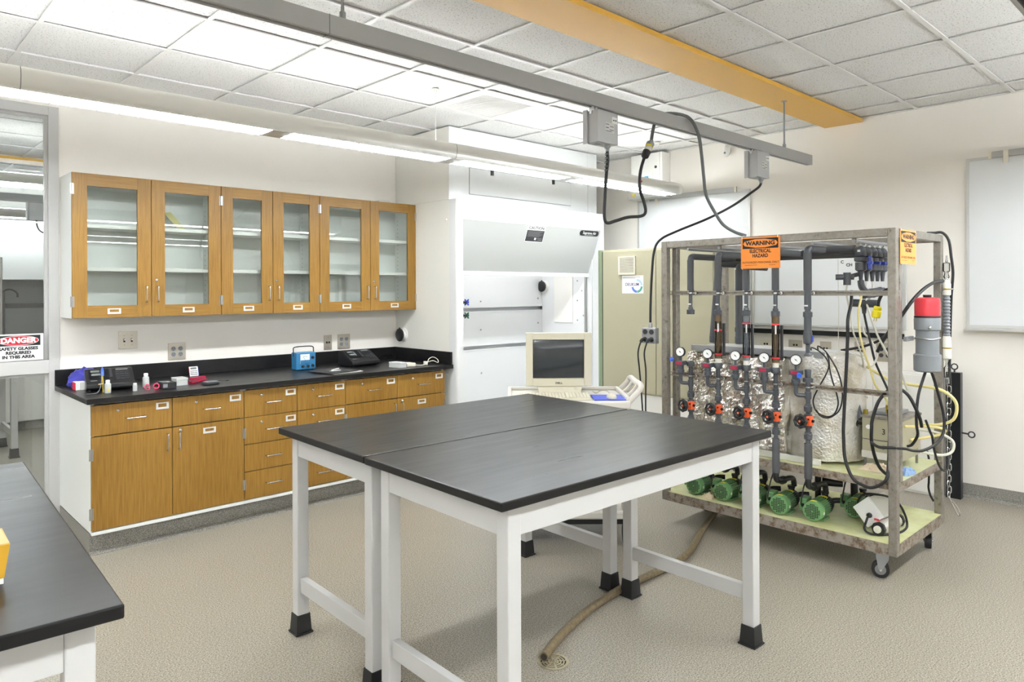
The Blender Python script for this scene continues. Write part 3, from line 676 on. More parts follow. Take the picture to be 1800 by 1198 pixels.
def star_valve(z, col):
    x, y = HX0 + 0.0625, 4.535
    vb = MB().cyl((x, y, z), (x + 0.06, y, z), 0.012, n=10).build('valve_stem', 'black_plastic', h)
    x += 0.03
    s_ = MB().cyl((x + 0.026, y, z), (x + 0.05, y, z), 0.017, 0.014, n=12)
    for k in range(4):
        a = PI / 4 + k * PI / 2; s_.cyl((x + 0.036, y, z), (x + 0.036, y + math.cos(a) * 0.032, z + math.sin(a) * 0.032), 0.0085, 0.0065, n=8)
    s_.build('valve_handle', col, vb)
star_valve(1.409, 'blue_plastic'); star_valve(1.30, 'green_plastic')
# access door of the enclosure
for mb in frame_mb(3.867, 5.149, 2.318, 2.543, 0.0025, 0.0025, 0.0025, 0.004, 'y', 4.6035, 4.606): mb.build('access_door_seam', 'ink_grey', h)
bx(3.872, 5.145, 4.601, 4.605, 2.324, 2.539).build('access_door', 'hood_white', h)
for x in (4.122, 4.897): bx(x - 0.013, x + 0.013, 4.588, 4.6025, 2.502, 2.567).build('latch', 'black_plastic', h, 0.002)
for x, y, z in ((HX0 + 0.075, HF, 2.235), (HX0 + 0.075, HF, 2.12), (HX1 - 0.075, HF, 2.235), (HX1 - 0.075, HF, 2.12)):
    MB().lathe((x, y, z), (0, -1, 0), [(0.009, 0), (0.009, 0.002), (0.005, 0.005)], 10).build('screw', 'screw_white', h)
for y, z in ((4.64, 2.09), (4.64, 0.815)):
    MB().lathe((HX0, y, z), (-1, 0, 0), [(0.010, 0), (0.010, 0.002), (0.005, 0.006)], 10).build('screw', 'screw_white', h)
sl = Vector((0, 4.66 - HF - 0.004, PB - PT)).normalized(); up = -sl; nrm = Vector((1, 0, 0)).cross(up)
def on_sash(x, s_, off=0.0): return Vector((x, HF + 0.004, PT)) + sl * s_ + nrm * off
def sash_quad(x0, x1, s0, s1, o0, o1): return MB().hexa([on_sash(x0, s1, o0), on_sash(x1, s1, o0), on_sash(x1, s0, o0), on_sash(x0, s0, o0)], [on_sash(x0, s1, o1), on_sash(x1, s1, o1), on_sash(x1, s0, o1), on_sash(x0, s0, o1)])
c1 = sash_quad(4.47, 4.70, 0.005, 0.155, 0.0005, 0.002).build('caution_label', 'label_white', h)
sash_quad(4.474, 4.696, 0.046, 0.150, 0.002, 0.0026).build('caution_field', 'dark_grey_plastic', c1)
text('caution_text', 'CAUTION', 'ink_black', on_sash(4.585, 0.025, 0.0022), (1, 0, 0), up, 0.036, c1, xs=1.2, bold=0.0006)
for k in range(6): sash_quad(4.49, 4.68 - 0.02 * (k % 3), 0.056 + k * 0.009, 0.059 + k * 0.009, 0.0026, 0.003).build('print', 'ink_grey', c1)
sash_quad(4.585, 4.606, 0.115, 0.135, 0.0026, 0.003).build('print', 'label_white', c1); sash_quad(4.615, 4.68, 0.118, 0.123, 0.0026, 0.003).build('print', 'ink_grey', c1); sash_quad(4.63, 4.68, 0.130, 0.137, 0.0026, 0.003).build('print', 'ink_grey', c1)
n_ = 8; pr = []
for cx_, s_ in ((5.43, 1), (5.205, -1)):
    for k in range(n_ + 1):
        a = -PI / 2 + PI * k / n_
        pr.append((cx_ + s_ * 0.026 * math.cos(a), 0.034 - s_ * 0.026 * math.sin(a)))
b1 = MB(); nn = len(pr); b1.add([on_sash(u, v_, 0.0005) for u, v_ in pr] + [on_sash(u, v_, 0.004) for u, v_ in pr], [(i, (i + 1) % nn, nn + (i + 1) % nn, nn + i) for i in range(nn)] + [tuple(range(nn)), tuple(nn + i for i in range(nn))])
b1 = b1.build('badge', 'black_satin', h)
text('badge_text', 'Supreme Air', 'label_white', on_sash(5.318, 0.032, 0.0045), (1, 0, 0), up, 0.038, b1, bold=0.0003)
sash_quad(5.25, 5.38, 0.052, 0.054, 0.004, 0.0046).build('print', 'label_white', b1)

# ================================================================== right wall fittings
def board(label, y0, y1, z0, z1, tray, rail_y=None):
    r = thing('whiteboard', label, 'whiteboard', (WALL_R, (y0 + y1) / 2, z0))
    x = WALL_R - 0.001
    bx(x - 0.012, x, y0, y1, z0, z1).build('panel', 'whiteboard', r)
    for mb in frame_mb(y0, y1, z0, z1, 0.02, 0.02, 0.02, 0.02, 'x', x - 0.018, x - 0.0125): mb.build('trim', 'board_trim', r)
    if tray: MB().prism([(x, z0 - 0.02), (x - 0.07, z0 - 0.02), (x - 0.072, z0 - 0.01), (x - 0.06, z0 - 0.012), (x - 0.018, z0 - 0.001), (x, z0 - 0.001)], 'y', y0 - 0.005, y1 + 0.005).build('tray', 'board_trim', r)
    if rail_y:
        a, b_ = rail_y
        bx(x - 0.03, x - 0.019, a, b_, z1 - 0.014, z1 + 0.03).build('map_rail', 'brushed', r, 0.002)
        for yy in (a, b_ - 0.02): bx(x - 0.033, x - 0.018, yy, yy + 0.02, z1 - 0.02, z1 + 0.034).build('end_stop', 'cream_plastic', r, 0.002)
        bx(x - 0.038, x - 0.03, b_ - 0.12, b_ - 0.09, z1 - 0.06, z1 + 0.03).build('clip', 'cream_plastic', r, 0.003)
    return r
board('white marker board cut off by the right picture edge', 0.05, 1.47, 1.228, 2.44, True, (0.10, 1.33))
board('white marker board with a metal rail near the room corner', 3.145, 4.373, 1.19, 2.405, False, (3.27, 4.24))
board('lower white marker board behind the pipework rig', 1.87, 3.125, 1.19, 1.86, False)
tag(MB().prism([(WALL_R - 0.001, 1.125), (WALL_R - 0.06, 1.125), (WALL_R - 0.065, 1.165), (WALL_R - 0.055, 1.165), (WALL_R - 0.05, 1.14), (WALL_R - 0.001, 1.14)], 'y', 1.87, 4.37).build('marker_ledge', 'black_satin'), 'long black ledge on the wall below the white boards', 'ledge')
e = thing('control_panel_box', 'white electrical control box on the wall near the ceiling corner', 'control box', (5.85, 4.17, 2.43))
bx(5.785, WALL_R - 0.001, 3.99, 4.352, 2.43, 2.845).build('body', 'white_paint', e, 0.004)
bx(5.772, 5.7845, 4.015, 4.352, 2.435, 2.84).build('door', 'white_paint', e, 0.003)
for z in (2.52, 2.70): MB().lathe((5.772, 4.055, z), (-1, 0, 0), [(0.014, 0), (0.014, 0.004), (0.008, 0.008)], 12).build('door_lock', 'dark_grey_plastic', e)
d_ = bx(5.768, 5.772, 4.09, 4.20, 2.545, 2.645).build('display_unit', 'label_white', e); bx(5.765, 5.768, 4.14, 4.185, 2.59, 2.62).build('screen', 'cyan_screen', d_)
bx(5.768, 5.772, 4.30, 4.345, 2.437, 2.46).build('yellow_label', 'label_yellow', e)
bx(5.72, WALL_R - 0.001, 3.97, 4.36, 2.405, 2.428).build('mounting_shelf', 'board_trim', e)
s = thing('motion_sensor', 'small white motion sensor high on the right wall', 'sensor', (WALL_R, 3.35, 2.73))
MB().lathe((WALL_R - 0.001, 3.35, 2.80), (-1, 0, 0), [(0.02, 0), (0.02, 0.02), (0.012, 0.03)], 12).build('bracket', 'white_paint', s)
MB().sphere((WALL_R - 0.06, 3.35, 2.765), 0.032, 0.036, 0.055).build('body', 'white_paint', s); MB().cyl((WALL_R - 0.092, 3.35, 2.745), (WALL_R - 0.086, 3.35, 2.745), 0.01, n=12).build('lens', 'connector_grey', s)
def rplate(label, y0, y1, z0, z1, kind):
    r = thing('wall_plate', label, 'wall plate', (WALL_R, (y0 + y1) / 2, z0)); x = WALL_R - 0.0005
    bx(x - 0.006, x, y0, y1, z0, z1).build('cover', 'plate_steel' if kind else 'cream_plastic', r, 0.002)
    yc, zc = (y0 + y1) / 2, (z0 + z1) / 2; w_, h_ = y1 - y0, z1 - z0
    if kind == 'quad':
        for sy in (-1, 1):
            for sz in (-1, 1): MB().cyl((x - 0.0085, yc + sy * w_ * 0.2, zc + sz * h_ * 0.165), (x - 0.006, yc + sy * w_ * 0.2, zc + sz * h_ * 0.165), 0.0165, n=16).build('outlet', 'dark_grey_plastic', r)
    else:
        for sy in (-1, 1): bx(x - 0.0075, x - 0.006, yc + sy * 0.012 - 0.008, yc + sy * 0.012 + 0.008, zc - 0.008, zc + 0.008).build('jack', 'ink_black', r)
rplate('pale wall plate with two dark jacks behind the second flow tube', 2.95, 3.06, 0.99, 1.066, None)
rplate('steel wall plate right of the third flow tube behind the rig', 2.68, 2.80, 0.99, 1.075, 'data')
rplate('steel wall plate low behind the fifth pipe column', 2.44, 2.53, 0.96, 1.075, 'data')
rplate('steel data plate behind the dangling wires on the right wall', 2.17, 2.255, 0.94, 1.085, 'data')
rplate('steel four-socket outlet plate behind the dangling wires', 1.965, 2.09, 0.94, 1.085, 'quad')
for tx, ty, tz in (('C', 2.345, 1.725), ('CH', 2.29, 1.70)): text('board_writing', tx, 'ink_black', (WALL_R - 0.0135, ty, tz), (0, -1, 0), (0, 0, 1), 0.034, [o for o in bpy.data.objects if o.get('label', '').startswith('lower white')][0], bold=0.001)
# white low cabinet behind the rig
wc = thing('convector_cover', 'shallow white wall casing at floor level behind the rig', 'casing', (5.84, 2.3, 0))
bx(5.78, WALL_R - 0.022, 1.60, 2.98, 0.0, 0.88).build('body', 'white_paint', wc, 0.003)
for k in range(3): bx(5.768, 5.7795, 1.605 + k * 0.458, 2.06 + k * 0.458, 0.02, 0.87).build('front_panel', 'white_paint', wc, 0.002)
# black bar leaning by the wall
bk = thing('black_post', 'tall black square bar with eye bolts standing against the right wall', 'post', (5.88, 1.535, 0))
bx(5.815, 5.87, 1.486, 1.580, 0.0, 0.905).build('bar', 'black_satin', bk, 0.002)
def ring(c, ax, R, r, name, parent, matr):
    c = Vector(c); ax = Vector(ax).normalized(); a = ax.orthogonal().normalized(); b = ax.cross(a)
    return MB().tube([c + (a * math.cos(t) + b * math.sin(t)) * R for t in [2 * PI * k / 14 for k in range(14)]], r, 6, 1, True).build(name, matr, parent)
ring((5.842, 1.53, 0.945), (1, 0, 0), 0.02, 0.005, 'eye_bolt', bk, 'dark_grey_plastic'); MB().cyl((5.842, 1.53, 0.904), (5.842, 1.53, 0.926), 0.006, n=8).build('bolt_shank', 'dark_grey_plastic', bk)
ring((5.842, 1.425, 0.47), (1, 0, 0), 0.02, 0.005, 'eye_bolt', bk, 'dark_grey_plastic'); MB().cyl((5.842, 1.486, 0.475), (5.842, 1.444, 0.472), 0.006, n=8).build('bolt_shank', 'dark_grey_plastic', bk)

# ================================================================== beige control enclosure
bg = thing('control_enclosure', 'tall beige control enclosure with green corner trim beside the hood', 'enclosure', (5.22, 3.6, 0))
bx(5.062, 5.38, 3.00, 4.16, 0.60, 1.865).build('body', 'beige_enclosure', bg, 0.004)
bx(5.045, 5.0615, 3.55, 4.125, 0.612, 1.85).build('door', 'beige_enclosure', bg, 0.003); bx(5.045, 5.0615, 3.005, 3.545, 0.612, 1.85).build('door', 'beige_enclosure', bg, 0.003)
MB().prism([(5.052, 4.135), (5.052, 4.165), (5.085, 4.21), (5.38, 4.21), (5.38, 4.1605), (5.063, 4.1605), (5.063, 4.135)], 'z', 0.60, 1.868).build('corner_trim', 'green_trim', bg)
bx(5.047, 5.0615, 4.126, 4.134, 0.612, 1.85).build('seal', 'ink_black', bg)
bx(5.07, 5.37, 3.02, 4.19, 0.0, 0.598).build('plinth', 'white_paint', bg)
vt = empty_part('vent_grille', bg)
for mb in frame_mb(3.755, 3.935, 1.64, 1.80, 0.012, 0.012, 0.01, 0.016, 'x', 5.028, 5.0445): mb.build('frame', 'cream_plastic', vt, 0.001)
bx(5.041, 5.0447, 3.767, 3.923, 1.656, 1.79).build('grille_back', 'dark_grey_plastic', vt)
for k in range(13): bx(5.030, 5.040, 3.767, 3.923, 1.659 + k * 0.0102, 1.6645 + k * 0.0102).build('slat', 'cream_plastic', vt)
# printed sheet on the enclosure door
sh = thing('printed_sheet', 'white sheet with blue and green ring logo taped to the beige enclosure', 'sheet', (5.04, 3.79, 1.475))
bx(5.0435, 5.0448, 3.675, 3.905, 1.475, 1.632).build('paper', 'paper', sh)
def yz_arc(yc, zc, R0, R1, a0, a1, matr, x=5.0432):
    n = 10; vs = []
    for k in range(n + 1):
        a = a0 + (a1 - a0) * k / n
        for R in (R0, R1):
            for xx in (x, x - 0.0005): vs.append((xx, yc - R * math.cos(a), zc + R * math.sin(a)))
    fs = []
    for k in range(n):
        b = k * 4; fs += [(b, b + 4, b + 6, b + 2), (b + 1, b + 3, b + 7, b + 5), (b, b + 1, b + 5, b + 4), (b + 2, b + 6, b + 7, b + 3)]
    return MB().add(vs, fs).build('logo_ring', matr, sh)
mat('logo_blue', srgb(92, 120, 200), 0.5); mat('logo_green', srgb(84, 168, 150), 0.5); mat('logo_pale', srgb(178, 208, 236), 0.5); mat('logo_text', srgb(84, 60, 130), 0.5)
yz_arc(3.742, 1.540, 0.040, 0.060, math.radians(-170), math.radians(-92), 'logo_blue'); yz_arc(3.742, 1.540, 0.040, 0.060, math.radians(-88), math.radians(-5), 'logo_green'); yz_arc(3.742, 1.540, 0.040, 0.060, math.radians(5), math.radians(95), 'logo_pale')
text('logo_text', 'DEUKUM', 'logo_text', (5.0428, 3.795, 1.553), (0, -1, 0), (0, 0, 1), 0.038, sh, xs=0.95, bold=0.0002)
for k in range(2): bx(5.0430, 5.0435, 3.76 - 0.05 * k, 3.895, 1.608 + k * 0.0075, 1.611 + k * 0.0075).build('print', 'ink_grey', sh)
for k in range(4): bx(5.0430, 5.0435, 3.83, 3.893, 1.488 + k * 0.008, 1.4895 + k * 0.008).build('print', 'board_trim', sh)
# ================================================================== lab tables
TZ = 0.905
def lab_table(label, cx_, cy_, L, W, rz, oh_x=0.05, oh_y=0.03):
    r = thing('lab_table', label, 'table', (cx_, cy_, 0), rz, group='white framed lab tables with black tops')
    mt = wmat(r)
    def B(x0, x1, y0, y1, z0, z1): return MB().box(x0, x1, y0, y1, z0, z1).xf(mt)
    B(-L / 2, L / 2, -W / 2, W / 2, TZ - 0.028, TZ).build('tabletop', 'epoxy_table', r, 0.004, 3)
    a, b = L / 2 - oh_x, W / 2 - oh_y; lw = 0.053; zt = TZ - 0.0285
    for sx in (-1, 1):
        for sy in (-1, 1):
            x0, x1 = sorted((sx * a, sx * (a - lw))); y0, y1 = sorted((sy * b, sy * (b - lw)))
            lg = B(x0, x1, y0, y1, 0.03, zt).build('leg', 'frame_paint', r, 0.004)
            f0, f1 = 0.014, 0.004
            MB().hexa([(x0 - f0, y0 - f0, 0.0), (x1 + f0, y0 - f0, 0.0), (x1 + f0, y1 + f0, 0.0), (x0 - f0, y1 + f0, 0.0)], [(x0 - f0, y0 - f0, 0.008), (x1 + f0, y0 - f0, 0.008), (x1 + f0, y1 + f0, 0.008), (x0 - f0, y1 + f0, 0.008)]) \
                .hexa([(x0 - 0.009, y0 - 0.009, 0.008), (x1 + 0.009, y0 - 0.009, 0.008), (x1 + 0.009, y1 + 0.009, 0.008), (x0 - 0.009, y1 + 0.009, 0.008)], [(x0 - f1, y0 - f1, 0.085), (x1 + f1, y0 - f1, 0.085), (x1 + f1, y1 + f1, 0.085), (x0 - f1, y1 + f1, 0.085)]).xf(mt).build('boot', 'black_rubber', lg, 0.002)
    for sy in (-1, 1):
        y0, y1 = sorted((sy * (b - 0.004), sy * (b - 0.026))); B(-a + lw, a - lw, y0, y1, zt - 0.094, zt).build('apron', 'frame_paint', r, 0.002)
    for sx in (-1, 1):
        x0, x1 = sorted((sx * (a - 0.004), sx * (a - 0.026))); B(x0, x1, -b + lw, b - lw, zt - 0.094, zt).build('apron', 'frame_paint', r, 0.002)
        x0, x1 = sorted((sx * (a - 0.012), sx * (a - 0.042))); B(x0, x1, -b + lw, b - lw, 0.185, 0.248).build('stretcher', 'frame_paint', r, 0.002)
    return r
lab_table('black-topped white table nearest the camera, floor drain under it', 2.140, 1.846, 1.53, 0.762, math.radians(-1.6))
lab_table('black-topped white table pushed behind the nearest one, facing the oak cabinets', 2.157, 2.605, 1.515, 0.738, math.radians(-1.6))
lab_table('black-topped white table cut off by the left picture edge', 0.058, 2.297, 0.764, 1.525, math.radians(-2.9), 0.04, 0.05)
yb = thing('carton', 'yellow carton on a white base at the left picture edge', 'box', (-0.06, 1.95, TZ))
x1, y0 = 0.247, 1.796
MB().hexa([(x1 - 0.30, y0, TZ + 0.0005), (x1, y0, TZ + 0.0005), (x1 + 0.005, y0 + 0.11, TZ + 0.0005), (x1 - 0.3, y0 + 0.11, TZ + 0.0005)], [(x1 - 0.30, y0, TZ + 0.012), (x1, y0, TZ + 0.012), (x1 + 0.005, y0 + 0.11, TZ + 0.012), (x1 - 0.3, y0 + 0.11, TZ + 0.012)]).build('base', 'white_paint', yb)
MB().hexa([(x1 - 0.31, y0 - 0.002, TZ + 0.0125), (x1 + 0.001, y0 - 0.002, TZ + 0.0125), (x1 + 0.006, y0 + 0.112, TZ + 0.0125), (x1 - 0.31, y0 + 0.112, TZ + 0.0125)], [(x1 - 0.32, y0 - 0.012, 0.989), (x1 + 0.010, y0 - 0.012, 0.989), (x1 + 0.014, y0 + 0.118, 0.989), (x1 - 0.32, y0 + 0.118, 0.989)]).build('body', 'gold_carton', yb, 0.001)
bx(x1 - 0.318, x1 + 0.009, y0 - 0.010, y0 + 0.116, 0.9895, 0.991).build('top_flap', 'tan_carton', yb)
# ------------------------------------------------------------------ floor drain and hose
dr = thing('floor_drain', 'round slotted floor drain under the nearest table', 'drain', (2.102, 1.983, 0))
MB().cyl((2.102, 1.983, 0.0002), (2.102, 1.983, 0.001), 0.056, n=28).build('sump', 'drain_dark', dr)
for k, (r0, r1) in enumerate(((0.052, 0.064), (0.040, 0.046), (0.028, 0.034), (0.016, 0.022))):
    m_ = MB(); n = 36; vs = []
    for i in range(n):
        t = 2 * PI * i / n
        for rr in (r0, r1):
            for zz in (0.001, 0.004): vs.append((2.102 + rr * math.cos(t), 1.983 + rr * math.sin(t), zz))
    fs = []
    for i in range(n):
        a, b_ = i * 4, ((i + 1) % n) * 4
        fs += [(a + 1, b_ + 1, b_ + 3, a + 3), (a, a + 1, b_ + 1, b_), (a + 2, b_ + 2, b_ + 3, a + 3)]
    m_.add(vs, fs).build('grate_ring', 'drain_metal', dr)
for k in range(4):
    a = k * PI / 4 + 0.2; c_, s_ = math.cos(a), math.sin(a); px_, py_ = -s_ * 0.003, c_ * 0.003
    MB().hexa([(2.102 - c_ * 0.055 - px_, 1.983 - s_ * 0.055 - py_, 0.001), (2.102 + c_ * 0.055 - px_, 1.983 + s_ * 0.055 - py_, 0.001), (2.102 + c_ * 0.055 + px_, 1.983 + s_ * 0.055 + py_, 0.001), (2.102 - c_ * 0.055 + px_, 1.983 - s_ * 0.055 + py_, 0.001)],
              [(2.102 - c_ * 0.055 - px_, 1.983 - s_ * 0.055 - py_, 0.0038), (2.102 + c_ * 0.055 - px_, 1.983 + s_ * 0.055 - py_, 0.0038), (2.102 + c_ * 0.055 + px_, 1.983 + s_ * 0.055 + py_, 0.0038), (2.102 - c_ * 0.055 + px_, 1.983 - s_ * 0.055 + py_, 0.0038)]).build('grate_bar', 'drain_metal', dr)
hs = thing('drain_hose', 'brown reinforced hose lying on the floor towards the drain', 'hose', (3.0, 2.2, 0))
HP = [(2.075, 2.010, 0.021), (2.254, 2.084, 0.02), (2.506, 2.156, 0.02), (2.80, 2.199, 0.02), (3.055, 2.205, 0.02), (3.305, 2.205, 0.02), (3.545, 2.256, 0.02), (3.89, 2.394, 0.02), (4.25, 2.52, 0.02)]
MB().tube(HP, 0.019, 14, 8).build('hose', 'hose_tan', hs)
MB().cyl((2.072, 2.0088, 0.021), (2.079, 2.0115, 0.021), 0.0135, n=14).build('bore', 'drain_dark', hs)

# ================================================================== computer cart
KA = CAM_A - PI / 2   # the cart stands parallel to the picture plane
K = Matrix.Rotation(KA, 4, 'Z')
def KP(l, d, z): return K @ Vector((l, d, z))
ct = thing('computer_cart', 'cream plastic utility cart with sloped handle holding the computer', 'cart', tuple(KP(0.345, 4.45, 0)), KA)
def kb(x0, x1, y0, y1, z0, z1): return bx(x0, x1, y0, y1, z0, z1).xf(K)
L0, L1, D0, D1, CZ = -0.03, 0.70, 4.20, 4.70, 0.85
kb(L0, L1, D0, D1, CZ - 0.05, CZ).build('top_shelf', 'cart_plastic', ct, 0.012)
for a in ((L0, L1, D1 - 0.025, D1, CZ, CZ + 0.022), (L0, L0 + 0.025, D0 + 0.02, D1 - 0.025, CZ, CZ + 0.022), (L1 - 0.025, L1, D0 + 0.02, D1 - 0.025, CZ, CZ + 0.022)): kb(*a).build('rim', 'cart_plastic', ct, 0.006)
kb(L0, L1, D0, D1, 0.15, 0.20).build('lower_shelf', 'cart_plastic', ct, 0.012)
for (l, d) in ((L0 + 0.03, D0 + 0.03), (L1 - 0.03, D0 + 0.03), (L0 + 0.03, D1 - 0.03), (L1 - 0.03, D1 - 0.03)):
    kb(l - 0.022, l + 0.022, d - 0.022, d + 0.022, 0.20, CZ - 0.05).build('leg', 'cart_plastic', ct, 0.006)
    cs = kb(l - 0.012, l + 0.012, d - 0.03, d + 0.03, 0.10, 0.15).build('caster_fork', 'dark_grey_plastic', ct)
    MB().cyl((l - 0.014, d, 0.06), (l + 0.014, d, 0.06), 0.06, n=20).xf(K).build('wheel', 'black_rubber', cs)
kb(L0 + 0.03, L1 - 0.03, D0 + 0.03, D1 - 0.03, 0.115, 0.149).build('underside_shade', 'black_plastic', ct)  # black slab stands in for the shade under the lower shelf
def bar(p, q, r, nm, mt_, par, n=10): return MB().cyl(p, q, r, n=n).xf(K).build(nm, mt_, par)
hd = empty_part('handle', ct)
MB().tube([(L1 - 0.01, D0 + 0.03, CZ - 0.01), (L1 + 0.05, D0 + 0.04, CZ + 0.05), (L1 + 0.07, D0 + 0.06, CZ + 0.085), (L1 + 0.07, D0 + 0.25, CZ + 0.085), (L1 + 0.07, D1 - 0.06, CZ + 0.085), (L1 + 0.05, D1 - 0.04, CZ + 0.05), (L1 - 0.01, D1 - 0.03, CZ - 0.01)], 0.018, 10, 6).xf(K).build('grip', 'cart_plastic', hd)
for d in (D0 + 0.15, D0 + 0.32): MB().tube([(L1 - 0.005, d, CZ), (L1 + 0.04, d, CZ + 0.04), (L1 + 0.068, d, CZ + 0.08)], 0.013, 8, 3).xf(K).build('rib', 'cart_plastic', hd)
# monitor
mo = thing('crt_monitor', 'beige tube computer monitor with dark screen on the cart', 'monitor', tuple(KP(0.292, 4.62, CZ)), KA)
lc, dm, mz0, mz1 = 0.292, 4.45, 0.906, 1.240
w2 = 0.205
for (a, b_, c_, d) in ((lc - w2, lc - 0.163, mz0, mz1), (lc + 0.159, lc + w2, mz0, mz1), (lc - 0.163, lc + 0.159, 1.197, mz1), (lc - 0.163, lc + 0.159, mz0, 0.955)):
    kb(a, b_, dm, dm + 0.05, c_, d).build('bezel', 'crt_beige', mo, 0.003)
# curved screen
n = 10; vs = []; fs = []
for i in range(n + 1):
    for j in range(n + 1):
        u, v_ = i / n * 2 - 1, j / n * 2 - 1
        vs.append((lc - 0.002 + u * 0.161, dm + 0.010 + 0.010 * (u * u + v_ * v_), 1.076 + v_ * 0.121))
for i in range(n):
    for j in range(n): fs.append((i * (n + 1) + j, (i + 1) * (n + 1) + j, (i + 1) * (n + 1) + j + 1, i * (n + 1) + j + 1))
MB().add(vs, fs, True).xf(K).build('screen', 'crt_screen', mo)
MB().hexa([(lc - w2 + 0.004, dm + 0.05, mz0 + 0.004), (lc + w2 - 0.004, dm + 0.05, mz0 + 0.004), (lc + 0.13, dm + 0.36, mz0 + 0.03), (lc - 0.13, dm + 0.36, mz0 + 0.03)], [(lc - w2 + 0.004, dm + 0.05, mz1 - 0.004), (lc + w2 - 0.004, dm + 0.05, mz1 - 0.004), (lc + 0.13, dm + 0.36, mz1 - 0.09), (lc - 0.13, dm + 0.36, mz1 - 0.09)]).xf(K).build('tube_housing', 'crt_beige', mo, 0.006)
MB().hexa([(lc - 0.125, dm - 0.01, CZ + 0.001), (lc + 0.135, dm - 0.01, CZ + 0.001), (lc + 0.12, dm + 0.20, CZ + 0.001), (lc - 0.115, dm + 0.20, CZ + 0.001)], [(lc - 0.135, dm + 0.005, mz0 - 0.001), (lc + 0.145, dm + 0.005, mz0 - 0.001), (lc + 0.12, dm + 0.22, mz0 - 0.001), (lc - 0.115, dm + 0.22, mz0 - 0.001)]).xf(K).build('stand', 'crt_beige', mo, 0.006)
rt, upv = K @ Vector((1, 0, 0)), Vector((0, 0, 1))
text('logo', 'DELL', 'ink_black', KP(lc, dm - 0.0006, 0.926), rt, upv, 0.016, mo, xs=1.25, bold=0.0006)
for k in range(4): MB().cyl((lc - 0.03 + k * 0.018, dm - 0.002, 0.889), (lc - 0.03 + k * 0.018, dm + 0.006, 0.889), 0.004, n=10).xf(K).build('button', 'crt_beige', mo)
MB().cyl((lc + 0.105, dm - 0.004, 0.892), (lc + 0.105, dm + 0.006, 0.892), 0.011, n=16).xf(K).build('button', 'crt_beige', mo)
kbd = thing('keyboard', 'beige computer keyboard in front of the monitor', 'keyboard', tuple(KP(0.25, 4.30, CZ)), KA)
MB().hexa([(0.035, 4.235, CZ + 0.001), (0.47, 4.235, CZ + 0.001), (0.47, 4.385, CZ + 0.001), (0.035, 4.385, CZ + 0.001)], [(0.037, 4.237, CZ + 0.014), (0.468, 4.237, CZ + 0.014), (0.468, 4.383, CZ + 0.024), (0.037, 4.383, CZ + 0.024)]).xf(K).build('case', 'crt_beige', kbd, 0.002)
ky = MB()
for row in range(6):
    for cc in range(21):
        l = 0.045 + cc * 0.0196 + (0.006 if cc > 13 else 0) - (0.0 if cc < 17 else -0.004)
        if l > 0.455: continue
        d = 4.243 + row * 0.0225; zz = CZ + 0.0142 + (d - 4.237) / 0.146 * 0.010
        ky.box(l, l + 0.0155, d, d + 0.0175, zz, zz + 0.007)
o = ky.xf(K).build('keys', 'cream_plastic', kbd); o['kind'] = 'stuff'
pad = kb(0.485, 0.685, 4.225, 4.43, CZ + 0.001, CZ + 0.006).build('mouse_pad', 'blue_plastic', None, 0.002); M['pad_blue'] = mat('pad_blue', srgb(48, 70, 190), 0.6); pad.data.materials[0] = M['pad_blue']; tag(pad, 'blue mouse pad on the right half of the cart', 'mouse pad')
ms = thing('computer_mouse', 'beige computer mouse on the blue pad', 'mouse', tuple(KP(0.60, 4.30, CZ)), KA)
MB().sphere((0.60, 4.30, CZ + 0.0085), 0.032, 0.055, 0.024, 16, 10).xf(K).build('shell', 'crt_beige', ms)
MB().tube([(0.60, 4.352, CZ + 0.012), (0.59, 4.40, CZ + 0.03), (0.56, 4.46, CZ + 0.028), (0.53, 4.50, CZ + 0.006), (0.52, 4.60, CZ + 0.004)], 0.0025, 6, 5).xf(K).build('cable', 'crt_beige', ms)
